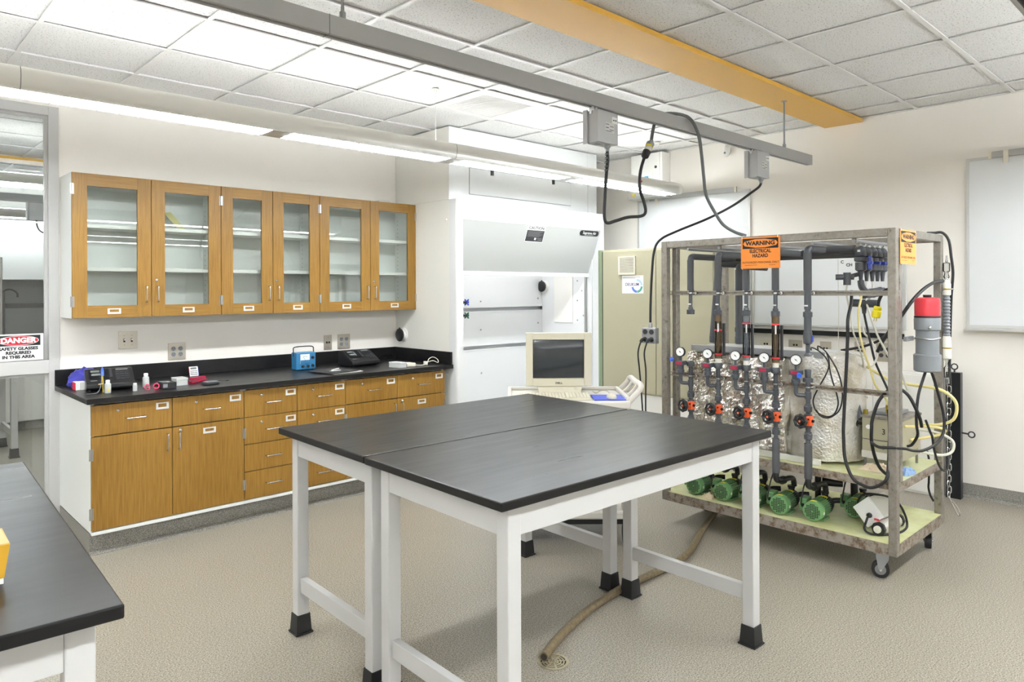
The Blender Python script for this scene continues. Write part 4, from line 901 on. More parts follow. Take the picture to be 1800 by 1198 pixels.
# ================================================================== things on the worktop
CT = 0.9022
def fr(x, y, rz, z=CT): return Matrix.Translation((x, y, z)) @ Matrix.Rotation(rz, 4, 'Z')
def photometer(label, x, y, rz):
    r = thing('photometer', label, 'photometer', (x, y, CT), rz); F = wmat(r); w_ = 0.262
    def B(*a): return bx(*a).xf(F)
    MB().prism([(0.02, 0.004), (0.0, 0.018), (0.0, 0.042), (0.018, 0.052), (0.155, 0.122), (0.20, 0.12), (0.205, 0.11), (0.205, 0.004)], 'x', 0, w_).xf(F).build('body', 'black_plastic', r, 0.004)
    for a in ((0.02, 0.02), (w_ - 0.02, 0.02), (0.02, 0.185), (w_ - 0.02, 0.185)): MB().cyl((a[0], a[1], 0), (a[0], a[1], 0.008), 0.008, n=10).xf(F).build('foot', 'black_rubber', r)
    def S(u, s_, off): # point on sloping top: u across, s_ 0..1 up the slope
        a, b_ = Vector((0, 0.018, 0.052)), Vector((0, 0.155, 0.122)); nn = Vector((0, -(b_ - a).z, (b_ - a).y)).normalized()
        return a + (b_ - a) * s_ + nn * off + Vector((u, 0, 0))
    def Q(u0, u1, s0, s1, o0, o1): return MB().hexa([S(u0, s0, o0), S(u1, s0, o0), S(u1, s1, o0), S(u0, s1, o0)], [S(u0, s0, o1), S(u1, s0, o1), S(u1, s1, o1), S(u0, s1, o1)]).xf(F)
    pn = Q(0.02, 0.125, 0.25, 0.95, 0.0002, 0.002).build('display_panel', 'black_satin', r)
    Q(0.03, 0.078, 0.72, 0.86, 0.002, 0.003).build('display', 'lcd', pn); Q(0.032, 0.082, 0.48, 0.62, 0.002, 0.003).build('display', 'lcd', pn)
    Q(0.025, 0.06, 0.1, 0.15, 0.0002, 0.001).build('print', 'ink_grey', r)
    Q(0.085, 0.092, 0.45, 0.85, 0.002, 0.003).build('print', 'ink_grey', pn)
    Q(0.13, 0.145, 0.3, 0.95, 0.0002, 0.004).build('cell_cover', 'dark_grey_plastic', r)
    for i in range(3):
        for j in range(4): Q(0.165 + i * 0.026, 0.185 + i * 0.026, 0.14 + j * 0.16, 0.25 + j * 0.16, 0.0002, 0.0022).build('key', 'dark_grey_plastic', r)
    Q(0.168, 0.235, 0.84, 0.94, 0.0002, 0.001).build('brand_print', 'ink_grey', r)
    return r
photometer('black sloped photometer at the window end of the worktop', 1.085, 4.885, math.radians(-9))
photometer('black sloped photometer in the worktop corner by the hood', 2.945, 4.945, math.radians(2))
# blue nylon pouch
n, m_ = 26, 16; vs = []; fs = []
rnd = random.Random(3)
import mathutils.noise as mn
for j in range(m_ + 1):
    ph = PI * j / m_
    for i in range(n):
        t = 2 * PI * i / n
        p = Vector((math.sin(ph) * math.cos(t), math.sin(ph) * math.sin(t), math.cos(ph)))
        k = 1 + 0.38 * mn.noise(p * 2.3 + Vector((3, 1, 2))) + 0.12 * mn.noise(p * 6)
        q = Vector((p.x * 0.082 * k, p.y * 0.085 * k, p.z * 0.062 * k)); q.z = max(q.z + 0.050, 0.0)
        vs.append((1.125 + q.x + 0.2 * q.z, 5.155 + q.y + 0.6 * q.z, CT + q.z))
for j in range(m_):
    for i in range(n): fs.append((j * n + i, (j + 1) * n + i, (j + 1) * n + (i + 1) % n, j * n + (i + 1) % n))
tag(MB().add(vs, fs, True).build('nylon_pouch', 'blue_nylon'), 'crumpled blue nylon pouch behind the photometer by the window', 'pouch')
wbx = thing('small_carton', 'small white carton with red edge beside the blue pouch', 'box', (1.085, 5.05, CT)); F = wmat(wbx)
bx(1.058, 1.082, 5.02, 5.10, CT, CT + 0.048).build('body', 'paper', wbx, 0.001); bx(1.084, 1.115, 5.01, 5.09, CT, CT + 0.048).build('sleeve', 'paper', wbx, 0.001); bx(1.056, 1.0578, 5.02, 5.10, CT, CT + 0.046).build('edge_band', 'ink_red', wbx)
def bottle(label, x, y, r, h_, matb, matc, liquid=None):
    b_ = thing('sample_bottle', label, 'bottle', (x, y, CT))
    MB().lathe((x, y, CT), (0, 0, 1), [(r * 0.9, 0), (r, 0.003), (r, h_ * 0.66), (r * 0.85, h_ * 0.74), (r * 0.5, h_ * 0.78), (r * 0.5, h_ * 0.82)], 18).build('body', matb, b_)
    MB().lathe((x, y, CT + h_ * 0.80), (0, 0, 1), [(r * 0.66, 0), (r * 0.66, h_ * 0.17), (r * 0.58, h_ * 0.2)], 16).build('cap', matc, b_)
    if liquid: MB().cyl((x, y - r - 0.0005, CT + h_ * 0.28), (x, y - r + 0.002, CT + h_ * 0.28), r * 0.4, n=12).build('label_spot', liquid, b_)
    return b_
bottle('small clear bottle with white cap in front of the window-end photometer', 1.168, 4.75, 0.0175, 0.078, 'poly_bottle', 'label_white', 'label_yellow')
bottle('translucent squeeze bottle with white cap right of the photometer', 1.415, 4.875, 0.0195, 0.088, 'poly_bottle', 'label_white')
vl = thing('stacked_vials', 'short white vial with two ribs at the photometer front', 'vial', (1.313, 4.735, CT))
MB().lathe((1.313, 4.735, CT), (0, 0, 1), [(0.0125, 0), (0.0125, 0.018), (0.0115, 0.0185), (0.0115, 0.0205), (0.0125, 0.021), (0.0125, 0.036)], 14).build('body', 'poly_bottle', vl); MB().cyl((1.313, 4.735, CT + 0.0362), (1.313, 4.735, CT + 0.048), 0.0105, n=14).build('cap', 'label_white', vl)
ep = thing('electrode', 'blue capped electrode with grey cable leaning at the photometer', 'electrode', (1.155, 4.795, CT))
MB().cyl((1.155, 4.795, CT), (1.158, 4.825, CT + 0.098), 0.0045, n=10).build('shaft', 'brass', ep)
MB().lathe((1.158, 4.825, CT + 0.098), (0.02, 0.2, 1), [(0.0085, 0), (0.0085, 0.03), (0.005, 0.042), (0.0015, 0.055)], 12).build('cap', 'blue_bright', ep)
MB().tube([(1.1585, 4.828, CT + 0.125), (1.148, 4.80, CT + 0.10), (1.135, 4.765, CT + 0.05), (1.115, 4.745, CT + 0.012), (1.085, 4.75, CT + 0.004), (1.06, 4.775, CT + 0.003)], 0.0018, 6, 6).build('cable', 'connector_grey', ep)
MB().cyl((1.128, 4.79, CT + 0.052), (1.155, 4.795, CT + 0.054), 0.0035, n=8).build('arm', 'tan_carton', ep)
for k, (x, y) in enumerate(((1.372, 4.70), (1.428, 4.715))):
    f_ = thing('filter_funnel', ('clear filter funnel with pink ring lying beside the squeeze bottle', 'clear filter funnel with pink ring touching the black case')[k], 'funnel', (x, y, CT))
    ax = Vector((0.35 if k == 0 else -0.2, -0.9, 0.25)).normalized(); c_ = Vector((x, y, CT + 0.0205))
    a = ax.orthogonal().normalized(); b_ = ax.cross(a)
    MB().tube([c_ + (a * math.cos(t) + b_ * math.sin(t)) * 0.0155 for t in [2 * PI * q / 16 for q in range(16)]], 0.0042, 7, 1, True).build('ring', 'pink_plastic', f_)
    MB().lathe(c_, -ax, [(0.0115, 0), (0.0105, 0.012), (0.004, 0.02), (0.003, 0.034)], 14).build('cone', 'clear_tube', f_)
bc = thing('black_case', 'small black instrument case between funnel and frosted box', 'case', (1.49, 4.71, CT))
bx(1.450, 1.532, 4.664, 4.765, CT, CT + 0.042).build('body', 'black_plastic', bc, 0.003); bx(1.455, 1.505, 4.72, 4.758, CT + 0.0422, CT + 0.043).build('label', 'connector_grey', bc); bx(1.452, 1.478, 4.662, 4.6638, CT + 0.012, CT + 0.034).build('latch', 'connector_grey', bc); bx(1.486, 1.503, 4.70, 4.712, CT + 0.0424, CT + 0.0436).build('tag', 'label_white', bc)
fb = thing('frosted_box', 'frosted plastic storage box right of the black case', 'box', (1.605, 4.83, CT))
bx(1.572, 1.640, 4.785, 4.885, CT, CT + 0.034).build('base', 'poly_box', fb, 0.002); bx(1.570, 1.642, 4.783, 4.887, CT + 0.0345, CT + 0.048).build('lid', 'poly_box', fb, 0.002)
cl = thing('pocket_calculator', 'small white pocket calculator propped up against the backsplash', 'calculator', (1.84, 5.24, CT))
F = Matrix.Translation((1.84, 5.235, CT)) @ Matrix.Rotation(math.radians(-18), 4, 'X')
def B(*a): return bx(*a).xf(F)
B(-0.030, 0.030, 0, 0.008, 0.002, 0.072).build('body', 'label_white', cl, 0.002); B(-0.0325, -0.0302, 0, 0.008, 0.002, 0.072).build('side_band', 'magenta_plastic', cl); B(0.0302, 0.0325, 0, 0.008, 0.002, 0.072).build('side_band', 'blue_nylon', cl)
B(-0.022, 0.020, -0.001, 0, 0.052, 0.066).build('display', 'lcd', cl)
for i in range(5):
    for j in range(3): B(-0.024 + i * 0.010, -0.0175 + i * 0.010, -0.0012, 0, 0.012 + j * 0.012, 0.019 + j * 0.012).build('key', 'dark_grey_plastic', cl)
st = thing('red_stapler', 'red plastic stapler lying on the worktop', 'stapler', (1.755, 4.925, CT), math.radians(38)); F = wmat(st)
MB().hexa([(-0.09, -0.016, 0), (0.085, -0.012, 0), (0.085, 0.012, 0), (-0.09, 0.016, 0)], [(-0.088, -0.014, 0.012), (0.084, -0.011, 0.012), (0.084, 0.011, 0.012), (-0.088, 0.014, 0.012)]).xf(F).build('base', 'magenta_plastic', st, 0.002)
MB().hexa([(-0.09, -0.012, 0.016), (0.08, -0.011, 0.016), (0.08, 0.011, 0.016), (-0.09, 0.012, 0.016)], [(-0.086, -0.010, 0.036), (0.07, -0.009, 0.030), (0.07, 0.009, 0.030), (-0.086, 0.010, 0.036)]).xf(F).build('arm', 'magenta_plastic', st, 0.003); bx(-0.092, -0.06, -0.009, 0.009, 0.012, 0.018).xf(F).build('jaw', 'chrome', st)
pd = thing('handheld_device', 'flat grey handheld device with thin cable by the stapler', 'device', (1.77, 4.735, CT), math.radians(12)); F = wmat(pd)
bx(-0.05, 0.04, -0.034, 0.034, 0, 0.016).xf(F).build('body', 'dark_grey_plastic', pd, 0.004); bx(-0.044, 0.034, -0.028, 0.028, 0.0162, 0.018).xf(F).build('face', 'connector_grey', pd)
MB().tube([(0.04, 0, 0.008), (0.07, 0.012, 0.006), (0.09, 0.04, 0.004), (0.07, 0.075, 0.003), (0.11, 0.09, 0.003), (0.16, 0.05, 0.003), (0.13, 0.03, 0.004)], 0.0015, 6, 6).xf(F).build('cable', 'ink_black', pd); bx(0.055, 0.068, 0.0, 0.016, 0, 0.008).xf(F).build('plug', 'brushed', pd)
# blue pH meter
pm = thing('analog_meter', 'blue analogue bench meter with black carrying handle', 'meter', (2.61, 5.10, CT))
bx(2.528, 2.690, 5.060, 5.14, CT + 0.003, CT + 0.133).build('case', 'meter_blue', pm, 0.005)
for x in (2.545, 2.673):
    for y in (5.075, 5.125): MB().cyl((x, y, CT), (x, y, CT + 0.004), 0.007, n=10).build('foot', 'black_rubber', pm)
di = bx(2.562, 2.638, 5.056, 5.0598, CT + 0.048, CT + 0.120).build('dial', 'label_white', pm)
bx(2.562, 2.638, 5.0545, 5.0559, CT + 0.048, CT + 0.075).build('dial_mask', 'meter_blue', di)
vs = []
for k in range(9):
    a = math.radians(50 + 10 * k); vs.append((2.60 + 0.03 * math.cos(a), 5.0552, CT + 0.078 + 0.026 * math.sin(a)))
MB().tube(vs, 0.0007, 5, 2).build('scale', 'ink_black', di); MB().cyl((2.60, 5.0553, CT + 0.076), (2.585, 5.0553, CT + 0.100), 0.0006, n=5).build('needle', 'ink_black', di)
MB().cyl((2.60, 5.053, CT + 0.07), (2.60, 5.0545, CT + 0.07), 0.003, n=10).build('screw', 'ink_black', di)
for (x, z) in ((2.582, 0.028), (2.624, 0.028), (2.663, 0.030), (2.663, 0.092)): MB().lathe((x, 5.0598, CT + z), (0, -1, 0), [(0.011, 0), (0.010, 0.012), (0.006, 0.014)], 14).build('knob', 'ink_black', pm)
MB().tube([(2.5255, 5.10, CT + 0.105), (2.5252, 5.10, CT + 0.150), (2.528, 5.10, CT + 0.170), (2.56, 5.10, CT + 0.177), (2.655, 5.10, CT + 0.177), (2.688, 5.10, CT + 0.170), (2.6925, 5.10, CT + 0.150), (2.6922, 5.10, CT + 0.105)], 0.0042, 8, 4).build('handle', 'black_plastic', pm)
MB().tube([(2.69, 5.13, CT + 0.05), (2.72, 5.15, CT + 0.07), (2.745, 5.19, CT + 0.10), (2.74, 5.23, CT + 0.04), (2.71, 5.20, CT + 0.006), (2.74, 5.15, CT + 0.004), (2.765, 5.16, CT + 0.004)], 0.0022, 6, 6).build('cable', 'ink_black', pm)
# papers
F = fr(2.70, 4.78, math.radians(8))
pp = thing('paper_stack', 'black folder over white papers in front of the blue meter', 'papers', (2.70, 4.78, CT), math.radians(8))
bx(-0.11, 0.15, -0.14, 0.13, 0.0002, 0.0025).xf(F).build('sheet', 'paper', pp); bx(-0.13, 0.14, -0.13, 0.14, 0.003, 0.006).xf(Matrix.Rotation(0, 4, 'Z')).xf(F).build('sheet', 'paper', pp)
bx(-0.15, 0.12, -0.14, 0.13, 0.0065, 0.010).xf(F @ Matrix.Rotation(math.radians(4), 4, 'Z')).build('folder', 'dark_grey_plastic', pp)
MB().cyl((-0.03, 0.0, 0.0145), (0.08, 0.06, 0.0145), 0.004, n=8).xf(F).build('pen', 'label_white', pp); bx(-0.06, 0.03, -0.03, -0.008, 0.0105, 0.0125).xf(F).build('note', 'paper', pp)
# right end boxes
f2 = thing('hinged_box', 'frosted hinged box near the right end of the worktop', 'box', (3.2, 4.70, CT))
MB().hexa([(3.185, 4.632, CT), (3.240, 4.630, CT), (3.240, 4.752, CT), (3.160, 4.755, CT)], [(3.185, 4.632, CT + 0.03), (3.240, 4.630, CT + 0.03), (3.240, 4.752, CT + 0.03), (3.160, 4.755, CT + 0.03)]).build('base', 'poly_box', f2, 0.002)
MB().hexa([(3.184, 4.631, CT + 0.0305), (3.241, 4.629, CT + 0.0305), (3.241, 4.753, CT + 0.0305), (3.159, 4.756, CT + 0.0305)], [(3.184, 4.631, CT + 0.043), (3.241, 4.629, CT + 0.043), (3.241, 4.753, CT + 0.043), (3.159, 4.756, CT + 0.043)]).build('lid', 'poly_box', f2, 0.002)
f3 = thing('cream_remote_box', 'small cream control unit with white cord by the frosted box', 'control unit', (3.30, 4.70, CT))
bx(3.268, 3.352, 4.66, 4.75, CT, CT + 0.028).build('case', 'cream_plastic', f3, 0.004); bx(3.285, 3.335, 4.70, 4.74, CT + 0.0282, CT + 0.0295).build('face', 'label_white', f3)
MB().tube([(3.352, 4.70, CT + 0.012), (3.39, 4.68, CT + 0.004), (3.43, 4.66, CT + 0.006), (3.48, 4.68, CT + 0.02), (3.52, 4.71, CT + 0.045), (3.57, 4.72, CT + 0.055), (3.60, 4.70, CT + 0.035), (3.58, 4.67, CT + 0.012), (3.54, 4.68, CT + 0.03), (3.50, 4.70, CT + 0.02), (3.45, 4.67, CT + 0.008), (3.40, 4.65, CT + 0.004)], 0.0028, 7, 6).build('cord', 'cream_plastic', f3)
bx(3.455, 3.475, 4.665, 4.70, CT + 0.002, CT + 0.03).build('plug', 'cream_plastic', f3, 0.003)
# danger sign on the window
sg = thing('danger_sign', 'red, black and white danger sign on the window pane', 'sign', (0.822, WALL_B - 0.02, 1.075))
ysg = WALL_B - 0.016
bx(0.690, 0.950, ysg, ysg + 0.003, 1.077, 1.245).build('board', 'label_white', sg, 0.0015)
bx(0.702, 0.934, ysg - 0.0008, ysg, 1.171, 1.236).build('header', 'ink_black', sg)
def ell(cx_, cz_, rx, rz_, y0_, y1_): return MB().prism([(cx_ + rx * math.cos(2 * PI * k / 32), cz_ + rz_ * math.sin(2 * PI * k / 32)) for k in range(32)], 'y', y0_, y1_)
ell(0.818, 1.2035, 0.108, 0.030, ysg - 0.0014, ysg - 0.0008).build('oval_rim', 'label_white', sg); ell(0.818, 1.2035, 0.104, 0.0275, ysg - 0.002, ysg - 0.0014).build('oval', 'ink_red', sg)
text('sign_text', 'DANGER', 'label_white', (0.818, ysg - 0.0022, 1.2035), (1, 0, 0), (0, 0, 1), 0.043, sg, xs=1.06, bold=0.0022, depth=0.0003)
for k, t in enumerate(('SAFETY GLASSES', 'REQUIRED', 'IN THIS AREA')): text('sign_text', t, 'ink_black', (0.818, ysg - 0.0006, 1.153 - k * 0.026), (1, 0, 0), (0, 0, 1), 0.0255, sg, xs=1.10, bold=0.0013, depth=0.0003)
bx(0.79, 0.85, ysg - 0.0006, ysg, 1.082, 1.0832).build('print', 'ink_grey', sg)
MB().box(0.950, 0.956, ysg - 0.002, ysg + 0.006, 1.08, 1.24).build('holder_edge', 'brushed', sg)

# ================================================================== the room behind the window
fl = pendant('pendant_light', 'white tubular pendant light seen through the upper window pane', 7.25, -0.5, 3.2, (0.9,), (), (), 'lamp_glow_far', 'lamp_glow_far', 2.40, False)
pendant('pendant_light', 'farther white pendant light seen low in the window pane', 10.35, -0.5, 3.4, (0.9,), (), (), 'lamp_glow_far', 'lamp_glow_far', 2.40, False)
so = bx(-0.5, 3.4, 8.58, 8.86, 2.834, CEIL - 0.004).build('ceiling_soffit', 'yellow_paint'); tag(so, 'yellow soffit strip of the next room seen through the window', 'soffit')
fr_ = thing('ceiling_rail', 'grey rail with box seen through the upper window pane', 'rail', (1.2, 8.6, 2.42))
bx(-0.4, 3.2, 8.575, 8.625, 2.415, 2.495).build('channel', 'rail_grey', fr_); bx(1.40, 1.60, 8.56, 8.64, 2.235, 2.41).build('junction_box', 'box_grey', fr_); bx(1.385, 1.398, 8.57, 8.65, 2.235, 2.42).build('back_plate', 'box_grey', fr_)
MB().tube([(1.47, 8.6, 2.235), (1.475, 8.6, 2.18), (1.50, 8.6, 2.13), (1.56, 8.6, 2.10)], 0.008, 8, 5).build('cable', 'black_rubber', fr_)
fh = thing('far_hood', 'white fume hood with dark opening in the next room', 'fume hood', (1.6, 10.9, 0))
bx(0.3, 3.2, 10.6, FAR_Y - 0.005, 1.66, 2.42).build('upper_front', 'hood_white', fh); bx(0.3, 3.2, 11.0, FAR_Y - 0.005, 0.95, 1.655).build('interior', 'grey_far', fh); bx(0.3, 3.2, 10.6, FAR_Y - 0.005, 0.9, 0.945).build('sill', 'dark_grey_plastic', fh); bx(0.3, 3.2, 10.62, FAR_Y - 0.006, 0.0, 0.899).build('base', 'hood_white', fh)
bx(0.3, 3.2, 10.97, 10.999, 1.30, 1.36).build('shelf', 'dark_grey_plastic', fh)
ft = MB().tube([(1.50, 10.8, 0.945), (1.50, 10.8, 1.45), (1.50, 10.78, 1.52), (1.56, 10.75, 1.54), (1.62, 10.72, 1.50), (1.63, 10.72, 1.44)], 0.012, 8, 5).build('gooseneck_tap', 'dark_grey_plastic', fh)
fbn = thing('island_bench', 'white island bench of the next room seen in the lower pane', 'bench', (1.6, 9.6, 0))
bx(1.28, 3.0, 9.3, 9.95, 0.10, 0.87).build('body', 'white_paint', fbn); bx(1.3, 3.0, 9.33, 9.93, 0, 0.099).build('base', 'rubber_base', fbn); bx(1.25, 3.0, 9.27, 9.98, 0.871, 0.905).build('worktop', 'epoxy', fbn)
ft_ = dup([o for o in bpy.data.objects if o.name == 'lab_table'][0], (0.47, 8.15, 0), math.radians(0), 'black-topped white table of the next room, legs seen in the lower pane')
ra = thing('wire_rack', 'chrome wire shelving rack at the left picture edge behind the glass', 'rack', (0.95, 8.55, 0))
for x in (0.70, 1.165):
    for y in (8.56, 8.94): MB().cyl((x, y, 0), (x, y, 1.85), 0.0125, n=10).build('post', 'chrome', ra)
for z in (0.30, 0.85, 1.35, 1.80):
    m_ = MB()
    for k in range(8): m_.cyl((0.70, 8.56 + k * 0.0543, z), (1.165, 8.56 + k * 0.0543, z), 0.003, n=6)
    for y in (8.56, 8.94): m_.cyl((0.70, y, z + 0.03), (1.165, y, z + 0.03), 0.004, n=6)
    for x in (0.70, 1.165): m_.cyl((x, 8.56, z + 0.03), (x, 8.94, z + 0.03), 0.004, n=6).cyl((x, 8.56, z), (x, 8.94, z), 0.004, n=6)
    m_.build('wire_shelf', 'chrome', ra)
# ================================================================== pipework rig on wheels
RX0, RX1, RY0, RY1 = 3.90, 4.68, 1.28, 2.70
RT = 1.82; DZ = 0.20; SZ = 0.51; pw = 0.042
rg = thing('rig_cart', 'rusty steel frame cart on casters carrying pumps, tank and pipework', 'cart', ((RX0 + RX1) / 2, (RY0 + RY1) / 2, 0))
for x in (RX0, RX1 - pw):
    for y in (RY0, RY1 - pw): bx(x, x + pw, y, y + pw, 0.142, RT).build('post', 'steel_tube' if y < 2 or x > 4 else 'steel_tube', rg, 0.004)
for x in (RX0, RX1 - pw): bx(x, x + pw, RY0 + pw, RY1 - pw, RT - pw, RT).build('top_beam', 'steel_tube', rg, 0.003)
for y in (RY0, RY1 - pw): bx(RX0 + pw, RX1 - pw, y, y + pw, RT - pw, RT).build('top_beam', 'steel_tube', rg, 0.003)
bx(RX0, RX0 + 0.006, RY0 + pw, RY1 - pw, 0.142, DZ - 0.001).build('deck_beam', 'rusty_steel', rg); bx(RX1 - 0.006, RX1, RY0 + pw, RY1 - pw, 0.142, DZ - 0.001).build('deck_beam', 'rusty_steel', rg)
for y in (RY0, RY1 - 0.006): bx(RX0 + pw, RX1 - pw, y, y + 0.006, 0.142, DZ - 0.001).build('deck_beam', 'rusty_steel', rg)
for x in (RX0 + 0.006, RX1 - 0.05): bx(x, x + 0.044, RY0 + pw, RY1 - pw, 0.142, 0.148).build('deck_flange', 'rusty_steel', rg)
bx(RX0 + 0.0065, RX1 - 0.0065, RY0 + 0.0065, RY1 - 0.0065, DZ - 0.012, DZ).build('deck', 'deck_green', rg)
SXF = 3.955
bx(SXF, SXF + 0.006, RY0 + pw, RY1 - pw, SZ - 0.045, SZ - 0.001).build('shelf_beam', 'rusty_steel', rg); bx(RX1 - pw - 0.006, RX1 - pw, RY0 + pw, RY1 - pw, SZ - 0.045, SZ - 0.001).build('shelf_beam', 'rusty_steel', rg)
for y in (RY0 + 0.002, RY1 - 0.008): bx(RX0 + pw, RX1 - pw, y, y + 0.006, SZ - 0.045, SZ - 0.001).build('shelf_beam', 'rusty_steel', rg)
bx(SXF + 0.0065, RX1 - pw - 0.0065, RY0 + 0.0085, RY1 - 0.0085, SZ - 0.010, SZ).build('shelf', 'deck_green', rg)
UY = (RY0 + 0.005, RY1 - 0.075)
for y in UY: bx(3.966, 4.004, y, y + 0.036, SZ + 0.0005, RT - pw - 0.0005).build('upright', 'steel_tube', rg, 0.003)
bx(3.955, 3.998, UY[1] + 0.0, UY[1] + 0.0, 0, 0) if False else None
for z in (1.486, 0.962):
    MB().prism([(3.943, z - 0.014), (3.9655, z - 0.014), (3.9655, z + 0.014), (3.943, z + 0.014), (3.943, z + 0.006), (3.958, z + 0.006), (3.958, z - 0.006), (3.943, z - 0.006)], 'y', UY[0] + 0.0, UY[1] + 0.036).build('pipe_rail', 'steel_tube' if z > 1.2 else 'rusty_steel', rg)
for y in (1.50, 1.72, 2.02, 2.30, 2.52): MB().cyl((RX0 + 0.03, y, RT - 0.055), (RX1 - 0.02, y, RT - 0.055), 0.0095, n=10).build('cross_tube', 'galvanised', rg)
for k, y in enumerate((1.50, 2.30)): bx(RX0 + 0.04, RX0 + 0.06, y - 0.012, y + 0.012, RT - 0.066, RT - 0.041).build('tube_cap', 'rusty_steel', rg)
def caster(x, y, rz):
    F = Matrix.Translation((x, y, 0)) @ Matrix.Rotation(rz, 4, 'Z')
    c = MB().box(-0.045, 0.045, -0.035, 0.035, 0.130, 0.141).xf(F).build('caster', 'galvanised', rg, 0.003)
    for sy in (-1, 1): MB().prism([(-0.028, 0.13), (0.030, 0.13), (0.033, 0.112), (0.022, 0.045), (0.012, 0.032), (0.003, 0.045), (-0.026, 0.100)], 'y', sy * 0.0195 - 0.002, sy * 0.0195 + 0.002).xf(F).build('fork', 'galvanised', c)
    MB().cyl((0.012, -0.016, 0.043), (0.012, 0.016, 0.043), 0.043, n=22).xf(F).build('wheel', 'black_rubber', c); MB().cyl((0.012, -0.0165, 0.043), (0.012, 0.0165, 0.043), 0.027, n=18).xf(F).build('hub', 'poly_wheel', c)
    MB().cyl((0.012, -0.025, 0.043), (0.012, 0.025, 0.043), 0.007, n=8).xf(F).build('axle', 'chrome', c)
caster(3.965, 1.37, math.radians(110)); caster(4.62, 1.35, math.radians(200)); caster(4.30, 2.60, math.radians(80)); caster(4.62, 2.60, math.radians(30))
# front-left outlet box with cords
ob = thing('outlet_box', 'grey four-socket outlet box hanging at the left rig post', 'outlet box', (3.88, 2.775, 1.15))
bx(3.862, 3.905, 2.722, 2.830, 1.155, 1.258).build('body', 'galvanised', ob, 0.005)
for sy in (-1, 1):
    for sz in (-1, 1): MB().cyl((3.858, 2.776 + sy * 0.025, 1.206 + sz * 0.025), (3.862, 2.776 + sy * 0.025, 1.206 + sz * 0.025), 0.017, n=16).build('outlet', 'dark_grey_plastic', ob)
MB().lathe((3.885, 2.776, 1.258), (0, 0, 1), [(0.014, 0), (0.014, 0.02), (0.010, 0.032)], 12).build('gland', 'galvanised', ob)
for k, yy in enumerate((2.801, 2.751)):
    MB().tube([(3.857, yy, 1.181), (3.835, yy + 0.004, 1.18), (3.825, yy + 0.01, 1.165)], 0.011, 10, 3).build('plug', 'black_rubber', ob)
    MB().tube([(3.825, yy + 0.01, 1.165), (3.83, yy + 0.035, 1.09), (3.84, yy + 0.03, 0.97), (3.85, yy + 0.02 + 0.02 * k, 0.78), (3.86, yy + 0.015 + 0.03 * k, 0.55), (3.87, yy + 0.03, 0.215)], 0.005, 8, 6).build('cord', 'black_rubber', ob)
def cable(label, cat, r, matr, pts, name='cable', n=8, sub=6):
    o = MB().tube(pts, r, n, sub).build(name, matr); return tag(o, label, cat)
cable('black cord from the wall-end junction box down to the rig outlet box', 'cord', 0.008, 'black_rubber', [(4.477, 2.303, 2.215), (4.46, 2.31, 2.19), (4.40, 2.33, 2.15), (4.27, 2.39, 2.06), (4.12, 2.49, 1.97), (3.97, 2.62, 1.89), (3.895, 2.70, 1.835), (3.872, 2.735, 1.76), (3.873, 2.755, 1.60), (3.88, 2.77, 1.42), (3.885, 2.776, 1.292)], 'power_cord')
cc = thing('looped_cord', 'black cord looping from the nearer junction box up to a connector', 'cord', (2.95, 2.31, 1.85))
MB().tube([(2.857, 2.3035, 2.214), (2.856, 2.30, 2.17), (2.845, 2.30, 2.10), (2.832, 2.30, 1.98), (2.828, 2.30, 1.882), (2.850, 2.30, 1.850), (2.92, 2.30, 1.865), (3.02, 2.30, 1.890), (3.14, 2.30, 1.905), (3.178, 2.30, 1.93), (3.165, 2.30, 1.98), (3.127, 2.30, 2.055), (3.135, 2.30, 2.148), (3.175, 2.30, 2.235)], 0.0085, 10, 7).build('cord', 'black_rubber', cc)
for k in range(2):
    pts = []
    for i in range(40):
        z = 2.212 - 0.098 * i / 39; a = i * 0.75 * (1 if k else -1); pts.append((2.8535 + 0.010 * math.cos(a) - (2.212 - z) * 0.06, 2.302 + 0.010 * math.sin(a), z))
    MB().tube(pts, 0.0016, 5, 1).build('strain_mesh', 'cable_grey', cc)
dv = Vector((0.07, 0.0, 0.105)).normalized(); p0 = Vector((3.168, 2.30, 2.222))
MB().lathe(p0, dv, [(0.012, 0), (0.021, 0.01), (0.022, 0.045)], 14).build('plug', 'black_rubber', cc)
MB().lathe(p0 + dv * 0.045, dv, [(0.019, 0), (0.019, 0.03)], 14).build('connector', 'board_trim', cc); MB().lathe(p0 + dv * 0.075, dv, [(0.0205, 0), (0.0205, 0.008)], 14).build('band', 'yellow_plug', cc); MB().lathe(p0 + dv * 0.083, dv, [(0.022, 0), (0.022, 0.02), (0.014, 0.026), (0.011, 0.04)], 14).build('collar', 'galvanised', cc)
MB().sphere((3.130, 2.292, 2.09), 0.006).build('marker', 'ink_red', cc)
pe = p0 + dv * 0.118
cable('thick grey cable draped over the rail down to the rig top', 'cable', 0.0095, 'cable_grey', [tuple(pe), (3.30, 2.335, 2.40), (3.36, 2.352, 2.475), (3.44, 2.345, 2.514), (3.52, 2.30, 2.514), (3.59, 2.275, 2.49), (3.66, 2.27, 2.41), (3.70, 2.275, 2.30), (3.73, 2.28, 2.18), (3.765, 2.285, 2.07), (3.84, 2.27, 1.97), (3.90, 2.25, 1.90), (3.95, 2.20, 1.855), (3.99, 2.15, 1.832)], 'draped_cable', 10, 7)

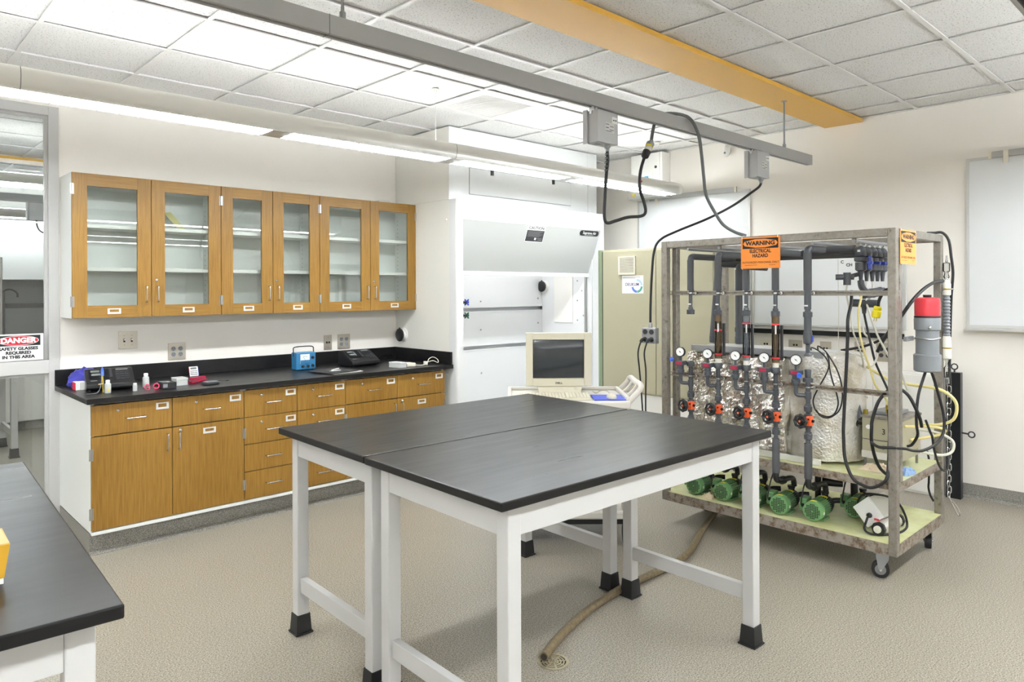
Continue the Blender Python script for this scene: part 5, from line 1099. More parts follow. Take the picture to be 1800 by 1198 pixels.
# ------------------------------------------------------------------ pipe columns
COLS = [2.497, 2.303, 2.116, 1.934, 1.746]
MANX = [4.15, 4.235, 4.32, 4.40, 4.48]
CXP = 3.926
NAMES = ['first', 'second', 'third', 'fourth', 'fifth']
def clamp_ring(par, x, y, z, r):
    k = MB().lathe((x, y, z - 0.005), (0, 0, 1), [(r, 0), (r + 0.004, 0.001), (r + 0.004, 0.009), (r, 0.01)], 16).build('clamp', 'chrome', par)
    MB().cyl((x + 0.012, y - r - 0.014, z), (x + 0.026, y - r - 0.014, z), 0.009, n=12).build('bolt', 'chrome', k); MB().cyl((x, y - r, z), (x + 0.012, y - r - 0.012, z), 0.004, n=8).build('lug', 'chrome', k)
def column(i):
    y = COLS[i]; mx = MANX[4 - i]
    tube = i in (1, 2, 3)
    lab = ['leftmost pipe column of the rig, without a flow tube', 'second pipe column from the left with amber flow tube', 'middle pipe column with bluish flow tube', 'fourth pipe column from the left with amber flow tube', 'rightmost pipe column of the rig, all dark pipe'][i]
    c = thing('pipe_column', lab, 'pipe column', (CXP, y, 0.36), group='vertical pipe columns of the rig')
    rf = 0.0205 if i < 4 else 0.022
    zt = [1.695, 1.70, 1.70, 1.70, 1.712][i]
    MB().cyl((CXP, y, 1.502), (CXP, y, zt), rf, n=18).build('foam_sleeve', 'pipe_foam', c)
    # elbow and run to the back
    MB().tube([(CXP, y, zt - 0.004), (CXP + 0.001, y, zt + 0.010), (CXP + 0.010, y, zt + 0.020), (CXP + 0.03, y, zt + 0.022)], 0.018, 12, 4).build('elbow', 'pipe_pvc', c)
    MB().cyl((CXP + 0.028, y, zt + 0.022), (mx - 0.02, y, zt + 0.022), 0.020, n=16).build('foam_sleeve', 'pipe_foam', c)
    MB().tube([(mx - 0.02, y, zt + 0.022), (mx - 0.004, y - 0.004, zt + 0.022), (mx, y - 0.02, zt + 0.022)], 0.018, 12, 4).build('elbow', 'pipe_pvc', c)
    MB().cyl((mx, y - 0.02, zt + 0.022), (mx, 1.575, zt + 0.022), 0.021 if i else 0.0205, n=16).build('foam_sleeve', 'pipe_foam', c)
    clamp_ring(c, CXP, y, 1.486, 0.0135)
    pr = 0.0115
    MB().cyl((CXP, y, 1.395), (CXP, y, 1.51), pr if i < 4 else 0.019, n=14).build('pipe', 'pipe_pvc', c)
    bx(CXP - 0.0135 if i < 4 else CXP - 0.0215, CXP - 0.011 if i < 4 else CXP - 0.0192, y - 0.010, y + 0.010, 1.412, 1.420).build('tape_label', 'label_white', c)
    MB().lathe((CXP, y, 1.352), (0, 0, 1), [(0.024, 0), (0.025, 0.004), (0.025, 0.028), (0.016, 0.032), (0.015, 0.045)], 16).build('union_nut', 'pipe_pvc', c)
    if tube:
        gm = ['', 'amber_tube', 'grey_tube', 'amber_tube'][i]
        f = MB().cyl((CXP, y, 1.085), (CXP, y, 1.352), 0.0215, n=18, caps=False).build('flow_tube', gm, c)
        MB().cyl((CXP, y, 1.312), (CXP, y, 1.351), 0.018, n=16).build('tube_collar', 'teflon', f); MB().cyl((CXP, y, 1.05), (CXP, y, 1.105), 0.018, n=16).build('tube_collar', 'teflon', f)
        MB().cyl((CXP, y, 1.105), (CXP, y, 1.312), 0.006, n=8).build('guide_rod', 'brushed', f)
        z2 = 1.255 if i == 1 else 1.302
        for z in (1.108, z2): MB().cyl((CXP, y, z), (CXP, y, z + 0.008), 0.0225, n=16).build('limit_ring', 'red_plastic', f)
        bx(CXP + 0.018, CXP + 0.03, y - 0.032, y - 0.018, 1.10, 1.30).build('scale_strip', 'dark_grey_plastic', f); bx(CXP - 0.022, CXP - 0.0215, y - 0.016, y - 0.008, 1.25, 1.30).build('scale_label', 'label_white', f)
        MB().lathe((CXP, y, 1.022), (0, 0, 1), [(0.015, 0), (0.025, 0.004), (0.026, 0.03), (0.022, 0.036)], 16).build('union_nut', 'pipe_pvc', c)
    elif i == 4:
        MB().cyl((CXP, y, 1.27), (CXP, y, 1.352), 0.020, n=16).build('pipe', 'pipe_pvc', c); MB().lathe((CXP, y, 1.20), (0, 0, 1), [(0.012, 0), (0.024, 0.006), (0.025, 0.04), (0.023, 0.07)], 16).build('union', 'pipe_pvc', c)
        bx(CXP - 0.005, CXP + 0.012, y - 0.028, y - 0.022, 1.215, 1.25).build('blue_tag', 'blue_plastic', c)
        MB().cyl((CXP, y, 1.15), (CXP, y, 1.2), 0.012, n=12).build('pipe', 'pipe_pvc', c); MB().lathe((CXP, y, 1.135), (0, 0, 1), [(0.02, 0), (0.024, 0.004), (0.018, 0.016)], 14).build('cap', 'pipe_pvc', c)
        MB().lathe((CXP, y, 0.99), (0, 0, 1), [(0.027, 0), (0.027, 0.022), (0.016, 0.026), (0.018, 0.07)], 16).build('union_nut', 'pipe_pvc', c)
    else:
        MB().lathe((CXP, y, 1.02), (0, 0, 1), [(0.015, 0), (0.026, 0.004), (0.026, 0.03), (0.018, 0.036)], 16).build('union_nut', 'pipe_pvc', c)
    # lower run
    MB().cyl((CXP, y, 0.60), (CXP, y, 1.025), 0.0135, n=14).build('pipe', 'pipe_pvc', c)
    clamp_ring(c, CXP, y, 0.962, 0.0145)
    MB().lathe((CXP, y, 0.895), (0, 0, 1), [(0.018, 0), (0.018, 0.04)], 14).build('tee', 'pipe_pvc', c)
    for z in (0.845, 0.690): MB().lathe((CXP, y, z - 0.022), (0, 0, 1), [(0.0145, 0), (0.022, 0.004), (0.023, 0.03), (0.018, 0.036), (0.018, 0.044)], 14).build('union_nut', 'pipe_pvc', c)
    MB().cyl((CXP, y, 0.735), (CXP, y, 0.81), 0.021, n=14).build('valve_body', 'pipe_pvc', c)
    # hand valve with black wheel and orange bracket
    br = bx(CXP - 0.045, CXP - 0.005, y - 0.034, y - 0.004, 0.752, 0.805).build('bracket', 'orange_plastic', c, 0.006); MB().cyl((CXP - 0.048, y - 0.022, 0.79), (CXP - 0.03, y - 0.022, 0.79), 0.005, n=8).build('bolt', 'ink_black', br); MB().cyl((CXP - 0.028, y - 0.045, 0.78), (CXP - 0.028, y - 0.03, 0.78), 0.008, n=8).build('bolt', 'ink_black', br)
    hw = MB(); wc_ = Vector((CXP - 0.075, y + 0.010, 0.780)); ax = Vector((-1, 0.12, 0.05)).normalized(); a = ax.orthogonal().normalized(); b_ = ax.cross(a)
    pts = []
    for k in range(32):
        t = 2 * PI * k / 32; R = 0.033 + 0.0022 * math.cos(8 * t); pts.append(wc_ + (a * math.cos(t) + b_ * math.sin(t)) * R)
    hw.tube(pts, 0.0075, 8, 1, True)
    for k in range(4):
        t = PI / 4 + k * PI / 2; hw.cyl(wc_, wc_ + (a * math.cos(t) + b_ * math.sin(t)) * 0.03, 0.006, n=6)
    hw.lathe(wc_ - ax * 0.012, ax, [(0.024, 0), (0.024, 0.006), (0.014, 0.012), (0.012, 0.018)], 14).cyl(wc_ - ax * 0.012, wc_ - ax * 0.045, 0.010, n=10)
    wl = hw.build('hand_wheel', 'black_plastic', c); MB().cyl(wc_ + ax * 0.006, wc_ + ax * 0.009, 0.006, n=10).build('wheel_dot', 'orange_plastic', wl)
    # pressure regulator branch with gauge
    gy = y + 0.052; gx = CXP - 0.035; gz = 1.107 - 0.004 * (4 - i) * 0
    MB().tube([(CXP, y, 0.915), (CXP - 0.012, y + 0.02, 0.915), (gx + 0.004, gy - 0.008, 0.917), (gx, gy, 0.93), (gx, gy, 0.975)], 0.0115, 12, 4).build('branch_elbow', 'pipe_pvc', c)
    rb = MB().lathe((gx, gy, 0.968), (0, 0, 1), [(0.017, 0), (0.019, 0.01), (0.024, 0.014), (0.024, 0.034), (0.020, 0.036), (0.020, 0.058), (0.026, 0.06), (0.026, 0.064)], 16).build('regulator', 'pipe_pvc', c)
    bx(gx - 0.026, gx + 0.026, gy - 0.032, gy + 0.032, 1.030, 1.056).build('regulator_flange', 'pipe_pvc', rb, 0.003); bx(gx - 0.0275, gx - 0.0262, gy - 0.024, gy + 0.018, 1.034, 1.052).build('red_label', 'magenta_plastic', rb)
    if i in (0, 4): MB().lathe((gx - 0.028, gy + (0.035 if i == 0 else -0.03), 1.068 if i == 0 else 1.035), (-0.6, 0.5 if i == 0 else -0.3, -0.2), [(0.013, 0), (0.013, 0.022)], 10).build('blue_cap', 'blue_bright', rb)
    MB().cyl((gx, gy, 1.056), (gx, gy, 1.085), 0.008, n=10).build('gauge_stem', 'pipe_pvc', c)
    gd = Vector((-0.92, -0.35, 0.1)).normalized()
    if i == 0: gd = Vector((-0.95, -0.2, 0.1)).normalized()
    gc = Vector((gx, gy, 1.112))
    gg = MB().lathe(gc - gd * 0.012, gd, [(0.029, 0), (0.031, 0.003), (0.031, 0.022), (0.029, 0.025), (0.026, 0.025), (0.026, 0.0225)], 26).build('gauge', 'black_plastic', c)
    MB().cyl(gc + gd * 0.0105, gc + gd * 0.0122, 0.0262, n=26).build('gauge_face', 'label_white', gg)
    e1 = gd.cross(Vector((0, 0, 1))).normalized(); e2 = e1.cross(gd).normalized()
    nd = (e1 * -0.62 + e2 * -0.6) * 0.022; MB().cyl(gc + gd * 0.0128 - nd * 0.5, gc + gd * 0.0128 + nd * 0.6, 0.0012, n=5).cyl(gc + gd * 0.0122, gc + gd * 0.0138, 0.0035, n=8).build('needle', 'ink_black', gg)
    tk = MB()
    for k in range(11):
        t = math.radians(225 - 27 * k); q = e1 * math.cos(t) + e2 * math.sin(t); tk.cyl(gc + gd * 0.0124 + q * 0.020, gc + gd * 0.0124 + q * 0.0235, 0.0007, n=4)
    tk.build('gauge_ticks', 'ink_black', gg)
    # insulated foot down to the pump
    MB().cyl((CXP, y, 0.452), (CXP, y, 0.648), 0.021, n=18).build('foam_sleeve', 'pipe_foam', c)
    MB().tube([(CXP, y, 0.455), (CXP, y, 0.425), (CXP + 0.015, y, 0.405), (CXP + 0.06, y - 0.004, 0.395)], 0.017, 12, 4).build('elbow', 'black_plastic', c)
    MB().lathe((CXP + 0.055, y - 0.004, 0.395), (1, 0, 0), [(0.022, 0), (0.024, 0.01), (0.024, 0.03), (0.018, 0.034)], 14).build('union_nut', 'black_plastic', c)
    MB().tube([(CXP + 0.085, y - 0.004, 0.395), (4.08, y - 0.004, 0.392), (4.13, y - 0.004, 0.38), (4.143, y - 0.004, 0.355), (4.145, y - 0.004, 0.333)], 0.016, 12, 4).build('pump_pipe', 'black_plastic', c)
    return c
for i in range(5): column(i)
# rear insulated risers
for k, (x, y0_, y1_, z0_, z1_) in enumerate(((4.40, 2.62, 2.575, 1.14, 1.66), (4.40, 2.425, 2.425, 1.14, 1.64))):
    c = thing('insulated_riser', ('dark foam covered riser leaning behind the first column', 'dark foam covered riser behind the second column')[k], 'pipe', (x, y0_, z0_))
    MB().cyl((x, y0_, z0_ + 0.05), (x, y1_, z1_), 0.024, n=16).build('foam_sleeve', 'pipe_foam', c); MB().lathe((x, y0_, z0_), (0, 0, 1), [(0.022, 0), (0.026, 0.006), (0.026, 0.05)], 14).build('union', 'pipe_pvc', c)
    MB().tube([(x, y1_, z1_ - 0.005), (x, y1_, z1_ + 0.015), (x + 0.006, y1_ - 0.012, z1_ + 0.024), (x + 0.01, y1_ - 0.03, z1_ + 0.022)], 0.02, 12, 4).build('elbow', 'pipe_pvc', c)
    MB().cyl((x + 0.01, y1_ - 0.03, z1_ + 0.022), (x + 0.02, y1_ - 0.19, z1_ + 0.01), 0.022, n=16).build('foam_sleeve', 'pipe_foam', c)
# ------------------------------------------------------------------ hanging valves
for i, x in enumerate(MANX):
    y = 1.545; z = 1.722
    vv = thing('diaphragm_valve', ['front dark plastic valve with upright blue lever under the rig top', 'second hanging plastic valve from the rig front', 'middle hanging plastic valve of the row of five', 'fourth hanging plastic valve from the rig front', 'rearmost hanging plastic valve at the rig back'][i], 'valve', (x, y, 1.55), group='hanging valves at the pipe ends')
    MB().cyl((x, 1.574, z), (x, y + 0.01, z), 0.024, n=14).build('inlet_union', 'pipe_pvc', vv)
    MB().lathe((x, y, z - 0.03), (0, 0, 1), [(0.028, 0), (0.030, 0.012), (0.029, 0.03), (0.022, 0.046), (0.010, 0.056)], 18).build('bonnet', 'pipe_pvc', vv); bx(x - 0.031, x - 0.027, y - 0.008, y + 0.006, z - 0.008, z + 0.004).build('label', 'label_white', vv)
    MB().lathe((x, y, z - 0.062), (0, 0, 1), [(0.026, 0), (0.034, 0.006), (0.034, 0.024), (0.024, 0.030)], 18).build('collar', 'pipe_pvc', vv)
    MB().lathe((x, y, z - 0.115), (0, 0, 1), [(0.020, 0), (0.029, 0.008), (0.029, 0.05)], 16).build('body', 'pipe_pvc', vv)
    MB().lathe((x, y, z - 0.17), (0, 0, 1), [(0.009, 0), (0.012, 0.03), (0.016, 0.055)], 12).build('hose_tail', 'pipe_pvc', vv)
    if i == 0: bx(x - 0.010, x + 0.010, y - 0.058, y - 0.040, z - 0.105, z - 0.03).build('lever', 'blue_plastic', vv, 0.004); bx(x - 0.012, x + 0.012, y - 0.064, y - 0.036, z - 0.076, z - 0.060).build('lever_cross', 'blue_plastic', vv, 0.003)
    elif i < 4: MB().box(x - 0.011, x + 0.011, y - 0.075, y - 0.030, z - 0.077, z - 0.060).build('lever', 'blue_plastic', vv, 0.004)
    MB().cyl((x, y, z + 0.02), (x, y, RT - 0.045), 0.003, n=6).build('hanger_rod', 'galvanised', vv); MB().lathe((x, y, z + 0.028), (0, 0, 1), [(0.008, 0), (0.008, 0.018)], 8).build('hanger_nut', 'chrome', vv)
mf = thing('lower_manifold', 'dark plastic valve manifold hanging below the row of five valves', 'manifold', (4.2, 1.53, 1.40))
MB().cyl((4.10, 1.60, 1.53), (4.10, 1.60, 1.60), 0.02, n=12).cyl((4.08, 1.655, 1.575), (4.12, 1.57, 1.575), 0.016, n=12).tube([(4.10, 1.60, 1.575), (4.12, 1.585, 1.58), (4.15, 1.56, 1.59)], 0.012, 10, 4).build('side_valve', 'pipe_pvc', mf)
MB().tube([(4.15, 1.545, 1.555), (4.15, 1.54, 1.52), (4.18, 1.525, 1.49), (4.26, 1.515, 1.475)], 0.018, 12, 4).build('elbow', 'pipe_pvc', mf); MB().cyl((4.16, 1.535, 1.478), (4.30, 1.505, 1.49), 0.026, n=14).cyl((4.16, 1.60, 1.43), (4.18, 1.47, 1.425), 0.022, n=14).build('body', 'pipe_pvc', mf)
MB().lathe((4.17, 1.535, 1.37), (0, 0, 1), [(0.010, 0), (0.014, 0.03), (0.018, 0.055)], 12).build('hose_tail', 'pipe_pvc', mf)
MB().lathe((4.30, 1.505, 1.49), (1, -0.3, 0.25), [(0.026, 0), (0.026, 0.02), (0.015, 0.03), (0.015, 0.05)], 12).build('cap', 'pipe_pvc', mf)
# ------------------------------------------------------------------ foil wrapped tank
tk = thing('insulated_tank', 'long tank wrapped in crinkled aluminium foil behind the pipe columns', 'tank', (4.27, 2.2, SZ))
def crinkle(mb, amp, sc):
    mb.v = [v + Vector((mn.noise(Vector((v.x, v.y, v.z * 0.45)) * sc) + 0.4 * mn.noise(v * sc * 2.3), mn.noise(Vector((v.x, v.y, v.z * 0.45)) * sc + Vector((7, 3, 1))), 0.5 * mn.noise(v * sc + Vector((1, 9, 4))))) * amp for v in mb.v]; return mb
def grid_shell(x0, x1, y0, y1, z0, z1, nu, nv):
    per = []; w_, d = x1 - x0, y1 - y0
    for k in range(nu):
        t = k / nu * 2 * (w_ + d)
        if t < d: per.append((x0, y1 - t))
        elif t < d + w_: per.append((x0 + t - d, y0))
        elif t < 2 * d + w_: per.append((x1, y0 + t - d - w_))
        else: per.append((x1 - (t - 2 * d - w_), y1))
    vs = [(p[0], p[1], z0 + (z1 - z0) * j / nv) for j in range(nv + 1) for p in per]
    fs = [(j * nu + i, j * nu + (i + 1) % nu, (j + 1) * nu + (i + 1) % nu, (j + 1) * nu + i) for j in range(nv) for i in range(nu)]
    fs += [tuple(nv * nu + i for i in range(nu)), tuple(reversed(range(nu)))]
    return MB().add(vs, fs, False)
crinkle(grid_shell(4.055, 4.50, 1.95, 2.60, SZ + 0.022, 1.10, 150, 46), 0.020, 19).build('foil_jacket', 'foil', tk)
cy = MB(); nu, nv = 48, 24
vs = [(4.275 + 0.215 * math.cos(2 * PI * i / nu), 1.79 + 0.215 * math.sin(2 * PI * i / nu), SZ + 0.02 + 0.60 * j / nv) for j in range(nv + 1) for i in range(nu)]
fs = [(j * nu + i, j * nu + (i + 1) % nu, (j + 1) * nu + (i + 1) % nu, (j + 1) * nu + i) for j in range(nv) for i in range(nu)] + [tuple(nv * nu + i for i in range(nu)), tuple(reversed(range(nu)))]
crinkle(cy.add(vs, fs, True), 0.009, 20).build('foil_drum', 'bubble_foil', tk)
bx(4.06, 4.09, 1.72, 2.58, 1.112, 1.148).build('top_channel', 'galvanised', tk, 0.002); bx(4.10, 4.46, 1.74, 2.58, 1.105, 1.135).build('lid', 'board_trim', tk)
bx(4.012, 4.035, 1.72, 2.62, SZ + 0.001, SZ + 0.034).build('base_bar', 'concrete_white', tk, 0.002)
bx(4.10, 4.45, 1.70, 1.95, 1.112, 1.12).build('foil_lid', 'bubble_foil', tk)
# ------------------------------------------------------------------ pumps
def pump(label, x, y, z0, rz, s_=1.0, pipe=True):
    r = thing('pump', label, 'pump', (x, y, z0), rz, group='green motor pumps on the rig deck'); F = wmat(r) @ Matrix.Scale(s_, 4)
    # motor axis along +x, front (fan cover) at x=0, centre height 0.062
    cz = 0.060; R = 0.056
    MB().lathe((0, 0, cz), (1, 0, 0), [(R - 0.012, 0.0), (R - 0.003, 0.003), (R, 0.012), (R, 0.045)], 28).xf(F).build('fan_cover', 'motor_green', r)
    g = MB(); k0 = 0.0095
    for i in range(-4, 5):
        for j in range(-4, 5):
            if (i * i + j * j) * k0 * k0 < 0.0405 ** 2 and not (abs(i) < 1 and abs(j) < 1): g.box(-0.0008, 0.0025, i * k0 - 0.0033, i * k0 + 0.0033, cz + j * k0 - 0.0033, cz + j * k0 + 0.0033)
    o = g.xf(F).build('fan_grille', 'motor_dark', r); o['kind'] = 'stuff'
    MB().cyl((0.045, 0, cz), (0.150, 0, cz), R - 0.010, n=24).xf(F).build('motor', 'motor_green', r)
    fn = MB()
    for k in range(30):
        a = 2 * PI * k / 30; c_, s2 = math.cos(a), math.sin(a); q = Vector((0, c_, s2)); t = Vector((0, -s2, c_)) * 0.0012; ce = Vector((0, 0, cz))
        fn.hexa([ce + q * (R - 0.012) - t + Vector((0.045, 0, 0)), ce + q * (R - 0.012) - t + Vector((0.148, 0, 0)), ce + q * (R - 0.012) + t + Vector((0.148, 0, 0)), ce + q * (R - 0.012) + t + Vector((0.045, 0, 0))],
                [ce + q * (R - 0.001) - t + Vector((0.045, 0, 0)), ce + q * (R - 0.001) - t + Vector((0.148, 0, 0)), ce + q * (R - 0.001) + t + Vector((0.148, 0, 0)), ce + q * (R - 0.001) + t + Vector((0.045, 0, 0))])
    o = fn.xf(F).build('cooling_fins', 'motor_green', r); o['kind'] = 'stuff'
    tb = bx(0.030, 0.105, 0.042, 0.084, cz - 0.015, cz + 0.045).xf(F).build('terminal_box', 'motor_green', r, 0.004); bx(0.034, 0.10, 0.040, 0.084, cz + 0.0455, cz + 0.058).xf(F).build('box_lid', 'motor_green', tb, 0.003)
    MB().lathe((0.030, 0.063, cz + 0.018), (-1, 0, 0), [(0.010, 0), (0.010, 0.008), (0.007, 0.014)], 10).xf(F).build('gland', 'black_plastic', tb)
    MB().tube([(0.018, 0.063, cz + 0.018), (0.004, 0.064, cz + 0.03), (0.006, 0.06, cz + 0.07), (0.02, 0.055, cz + 0.12), (0.05, 0.05, cz + 0.17), (0.06, 0.055, cz + 0.20)], 0.0042, 7, 5).xf(F).build('lead', 'black_rubber', tb)
    MB().prism([((R + 0.0006) * math.sin(math.radians(a)), cz + (R + 0.0006) * math.cos(math.radians(a))) for a in (-18, -9, 0, 9, 18)] + [((R - 0.001) * math.sin(math.radians(a)), cz + (R - 0.001) * math.cos(math.radians(a))) for a in (18, 0, -18)], 'x', 0.014, 0.030).xf(F).build('warning_label', 'label_yellow', r)
    bx(0.020, 0.033, -R - 0.0008, -R + 0.004, cz - 0.012, cz + 0.002).xf(F).build('rating_label', 'label_white', r)
    bx(0.05, 0.14, -0.045, 0.045, 0.0, 0.012).xf(F).build('foot', 'motor_green', r)
    MB().lathe((0.150, 0, cz), (1, 0, 0), [(0.050, 0), (0.054, 0.006), (0.054, 0.022), (0.046, 0.026), (0.044, 0.07), (0.030, 0.076)], 22).xf(F).build('pump_head', 'black_plastic', r)
    MB().prism([((0.0546) * math.sin(math.radians(a)), cz + 0.0546 * math.cos(math.radians(a))) for a in (-30, -15, 0, 15, 30)] + [(0.052 * math.sin(math.radians(a)), cz + 0.052 * math.cos(math.radians(a))) for a in (30, 0, -30)], 'x', 0.153, 0.171).xf(F).build('head_label', 'label_yellow', r)
    if pipe: MB().lathe((0.195, 0, cz + 0.03), (0, 0, 1), [(0.018, 0), (0.018, 0.03), (0.022, 0.032), (0.022, 0.045)], 14).xf(F).build('outlet', 'black_plastic', r)
    MB().tube([(0.222, 0, cz), (0.25, -0.01, cz), (0.27, -0.03, cz + 0.01), (0.29, -0.07, cz + 0.012)], 0.016, 10, 4).xf(F).build('inlet', 'black_plastic', r)
    return r
LP = ['leftmost green pump on the rig deck', 'second green pump from the left on the rig deck', 'third green pump, partly behind the table leg', 'fourth green pump, just right of the table leg', 'fifth green pump below the rightmost pipe column']
for i in range(5): pump(LP[i], 3.945 + (0.02 if i == 4 else 0), COLS[i] - 0.004, DZ + 0.0005, math.radians(3 + (i % 2)), 1.0)
pump('sixth green pump standing apart at the right', 4.195, 1.605, DZ + 0.0005, math.radians(6), 0.98)
# blue ball valve between the last two pumps
bv = thing('ball_valve', 'black ball valve with blue handle behind the fifth pump', 'valve', (4.30, 1.78, 0.30))
MB().cyl((4.28, 1.82, 0.355), (4.33, 1.72, 0.355), 0.024, n=14).build('body', 'black_plastic', bv); MB().cyl((4.30, 1.78, 0.36), (4.30, 1.78, 0.415), 0.010, n=10).build('stem', 'blue_plastic', bv); MB().cyl((4.29, 1.84, 0.418), (4.31, 1.72, 0.418), 0.011, n=10).build('handle', 'blue_plastic', bv)
MB().cyl((4.27, 1.84, 0.205), (4.27, 1.84, 0.46), 0.018, n=12).build('riser', 'black_plastic', bv); MB().cyl((4.36, 1.665, 0.30), (4.36, 1.665, 0.46), 0.02, n=12).build('riser', 'black_plastic', bv); MB().tube([(4.36, 1.665, 0.30), (4.355, 1.66, 0.275), (4.34, 1.64, 0.262), (4.33, 1.62, 0.26)], 0.02, 10, 4).build('elbow', 'black_plastic', bv)
# ------------------------------------------------------------------ right end of the rig
sb = thing('steel_bath', 'small beige steel unit on legs marked 3 on the rig shelf', 'heating unit', (4.36, 1.46, SZ))
bx(4.20, 4.50, 1.352, 1.56, 0.565, 0.79).build('case', 'beige_enclosure', sb, 0.003)
bx(4.198, 4.1995, 1.354, 1.558, 0.664, 0.667).build('seam', 'ink_black', sb); bx(4.192, 4.505, 1.345, 1.566, 0.785, 0.80).build('top_plate', 'steel_tube', sb, 0.002); bx(4.194, 4.1995, 1.35, 1.56, 0.562, 0.60).build('skirt', 'concrete_white', sb); bx(4.26, 4.46, 1.40, 1.52, 0.8005, 0.818).build('lid', 'galvanised', sb, 0.002)
for x in (4.212, 4.485):
    for y in (1.366, 1.546): MB().cyl((x, y, SZ + 0.0005), (x, y, 0.566), 0.007, n=10).build('leg', 'steel_tube', sb)
text('number_mark', '3', 'ink_black', (4.1982, 1.445, 0.715), (0, -1, 0), (0, 0, 1), 0.045, sb, xs=0.9); text('number_mark', '3', 'ink_grey', (4.1982, 1.445, 0.628), (0, -1, 0), (0, 0, 1), 0.035, sb, xs=0.9)
MB().cyl((4.192, 1.525, 0.735), (4.1995, 1.525, 0.735), 0.012, n=14).build('button', 'label_white', sb)
MB().lathe((4.215, 1.585, 0.745), (0, 1, 0), [(0.02, 0), (0.024, 0.004), (0.018, 0.02)], 12).build('knob', 'black_plastic', sb); MB().cyl((4.215, 1.566, 0.745), (4.215, 1.586, 0.745), 0.008, n=8).build('knob_stem', 'black_plastic', sb)
MB().cyl((4.23, 1.55, 0.80), (4.23, 1.55, 0.825), 0.012, n=10).cyl((4.24, 1.44, 0.818), (4.24, 1.44, 0.86), 0.009, n=10).build('fitting', 'brass', sb)
MB().cyl((4.235, 1.60, 0.86), (4.215, 1.575, 0.77), 0.014, n=10).build('hose_tail', 'pipe_pvc', sb)
# rags
def rag(label, cx_, cy_, sx, sy, hz, seed, matr, z0):
    n = 26; vs = []; fs = []
    for top in (1, 0):
        for i in range(n + 1):
            for j in range(n + 1):
                u, v_ = i / n * 2 - 1, j / n * 2 - 1
                q = Vector((u * 1.7 + seed, v_ * 1.7, seed)); h_ = abs(mn.noise(q * 1.9)) * 1.1 + 0.6 * abs(mn.noise(q * 4.1)) + 0.25
                e = max(0.0, 1 - max(abs(u), abs(v_)) ** 4)
                vs.append((cx_ + u * sx * (1 + 0.25 * mn.noise(q * 1.1)), cy_ + v_ * sy * (1 + 0.25 * mn.noise(q * 0.9)), z0 + 0.001 + (0.003 + hz * h_ * e) * top))
    N1 = (n + 1) ** 2
    for i in range(n):
        for j in range(n):
            a = i * (n + 1) + j; fs.append((a, a + n + 1, a + n + 2, a + 1)); fs.append((N1 + a, N1 + a + 1, N1 + a + n + 2, N1 + a + n + 1))
    for i in range(n):
        for (a, b_) in ((i * (n + 1), (i + 1) * (n + 1)), ((i + 1) * (n + 1) + n, i * (n + 1) + n), (i + 1, i), (n * (n + 1) + i, n * (n + 1) + i + 1)): fs.append((a, b_, N1 + b_, N1 + a))
    return tag(MB().add(vs, fs, True).build('cleaning_rag', matr), label, 'rag')
rag('crumpled tan rag under the steel unit', 4.15, 1.46, 0.06, 0.085, 0.030, 2.0, 'cloth_tan', SZ); rag('pale blue rag beside the tan rag on the rig shelf', 4.18, 1.335, 0.06, 0.04, 0.035, 5.0, 'cloth_blue', SZ); rag('small tan rag between the two leftmost pumps', 3.965, 2.395, 0.03, 0.035, 0.03, 8.0, 'cloth_tan', DZ)
# white control box with filter on the deck
wf = thing('switch_box', 'dirty white switch box tilted on the deck beside a wrapped filter', 'switch box', (4.12, 1.47, DZ))
F = Matrix.Translation((4.10, 1.47, DZ + 0.098)) @ Matrix.Rotation(math.radians(-8), 4, 'Z') @ Matrix.Rotation(math.radians(-42), 4, 'X')
bx(-0.035, 0.13, -0.055, 0.055, -0.06, 0.06).xf(F).build('case', 'concrete_white', wf, 0.004); bx(-0.050, -0.0355, -0.057, 0.057, -0.062, 0.062).xf(F).build('cover', 'label_white', wf, 0.003)
MB().lathe((-0.05, 0.0, -0.018), (-1, 0, 0), [(0.014, 0), (0.014, 0.012), (0.009, 0.02)], 12).xf(F).build('gland', 'black_plastic', wf)
MB().tube([F @ Vector((-0.068, 0.0, -0.018)), (4.02, 1.475, 0.25), (3.985, 1.47, 0.225), (3.98, 1.44, 0.208), (4.02, 1.38, 0.207), (4.10, 1.34, 0.207), (4.2, 1.335, 0.207), (4.27, 1.35, 0.215), (4.27, 1.36, 0.26), (4.22, 1.375, 0.33), (4.15, 1.40, 0.375), (4.10, 1.45, 0.39), (4.09, 1.51, 0.38), (4.11, 1.55, 0.33), (4.14, 1.56, 0.29)], 0.006, 8, 6).build('cord', 'black_rubber', wf)
ff = thing('wrapped_filter', 'foil wrapped filter cylinder lying by the front right rig post', 'filter', (4.10, 1.38, DZ))
a0, a1 = Vector((3.985, 1.405, DZ + 0.036)), Vector((4.24, 1.385, DZ + 0.036)); ax = (a1 - a0).normalized()
MB().lathe(a0 + ax * 0.03, ax, [(0.034, 0), (0.035, 0.02), (0.033, 0.10), (0.035, 0.18), (0.033, 0.2)], 18).build('body', 'bubble_foil', ff); MB().lathe(a0 + ax * 0.008, ax, [(0.022, 0), (0.036, 0.002), (0.036, 0.02)], 8, False).build('nut', 'black_plastic', ff); MB().lathe(a0 - ax * 0.006, ax, [(0.012, 0), (0.019, 0.003), (0.019, 0.014)], 16).build('bung', 'teflon', ff)
MB().lathe(a1 - ax * 0.015, ax, [(0.036, 0), (0.036, 0.02), (0.02, 0.024)], 8, False).build('nut', 'black_plastic', ff); bx(4.04, 4.12, 1.415, 1.44, DZ + 0.066, DZ + 0.076).build('red_strap', 'red_plastic', ff)
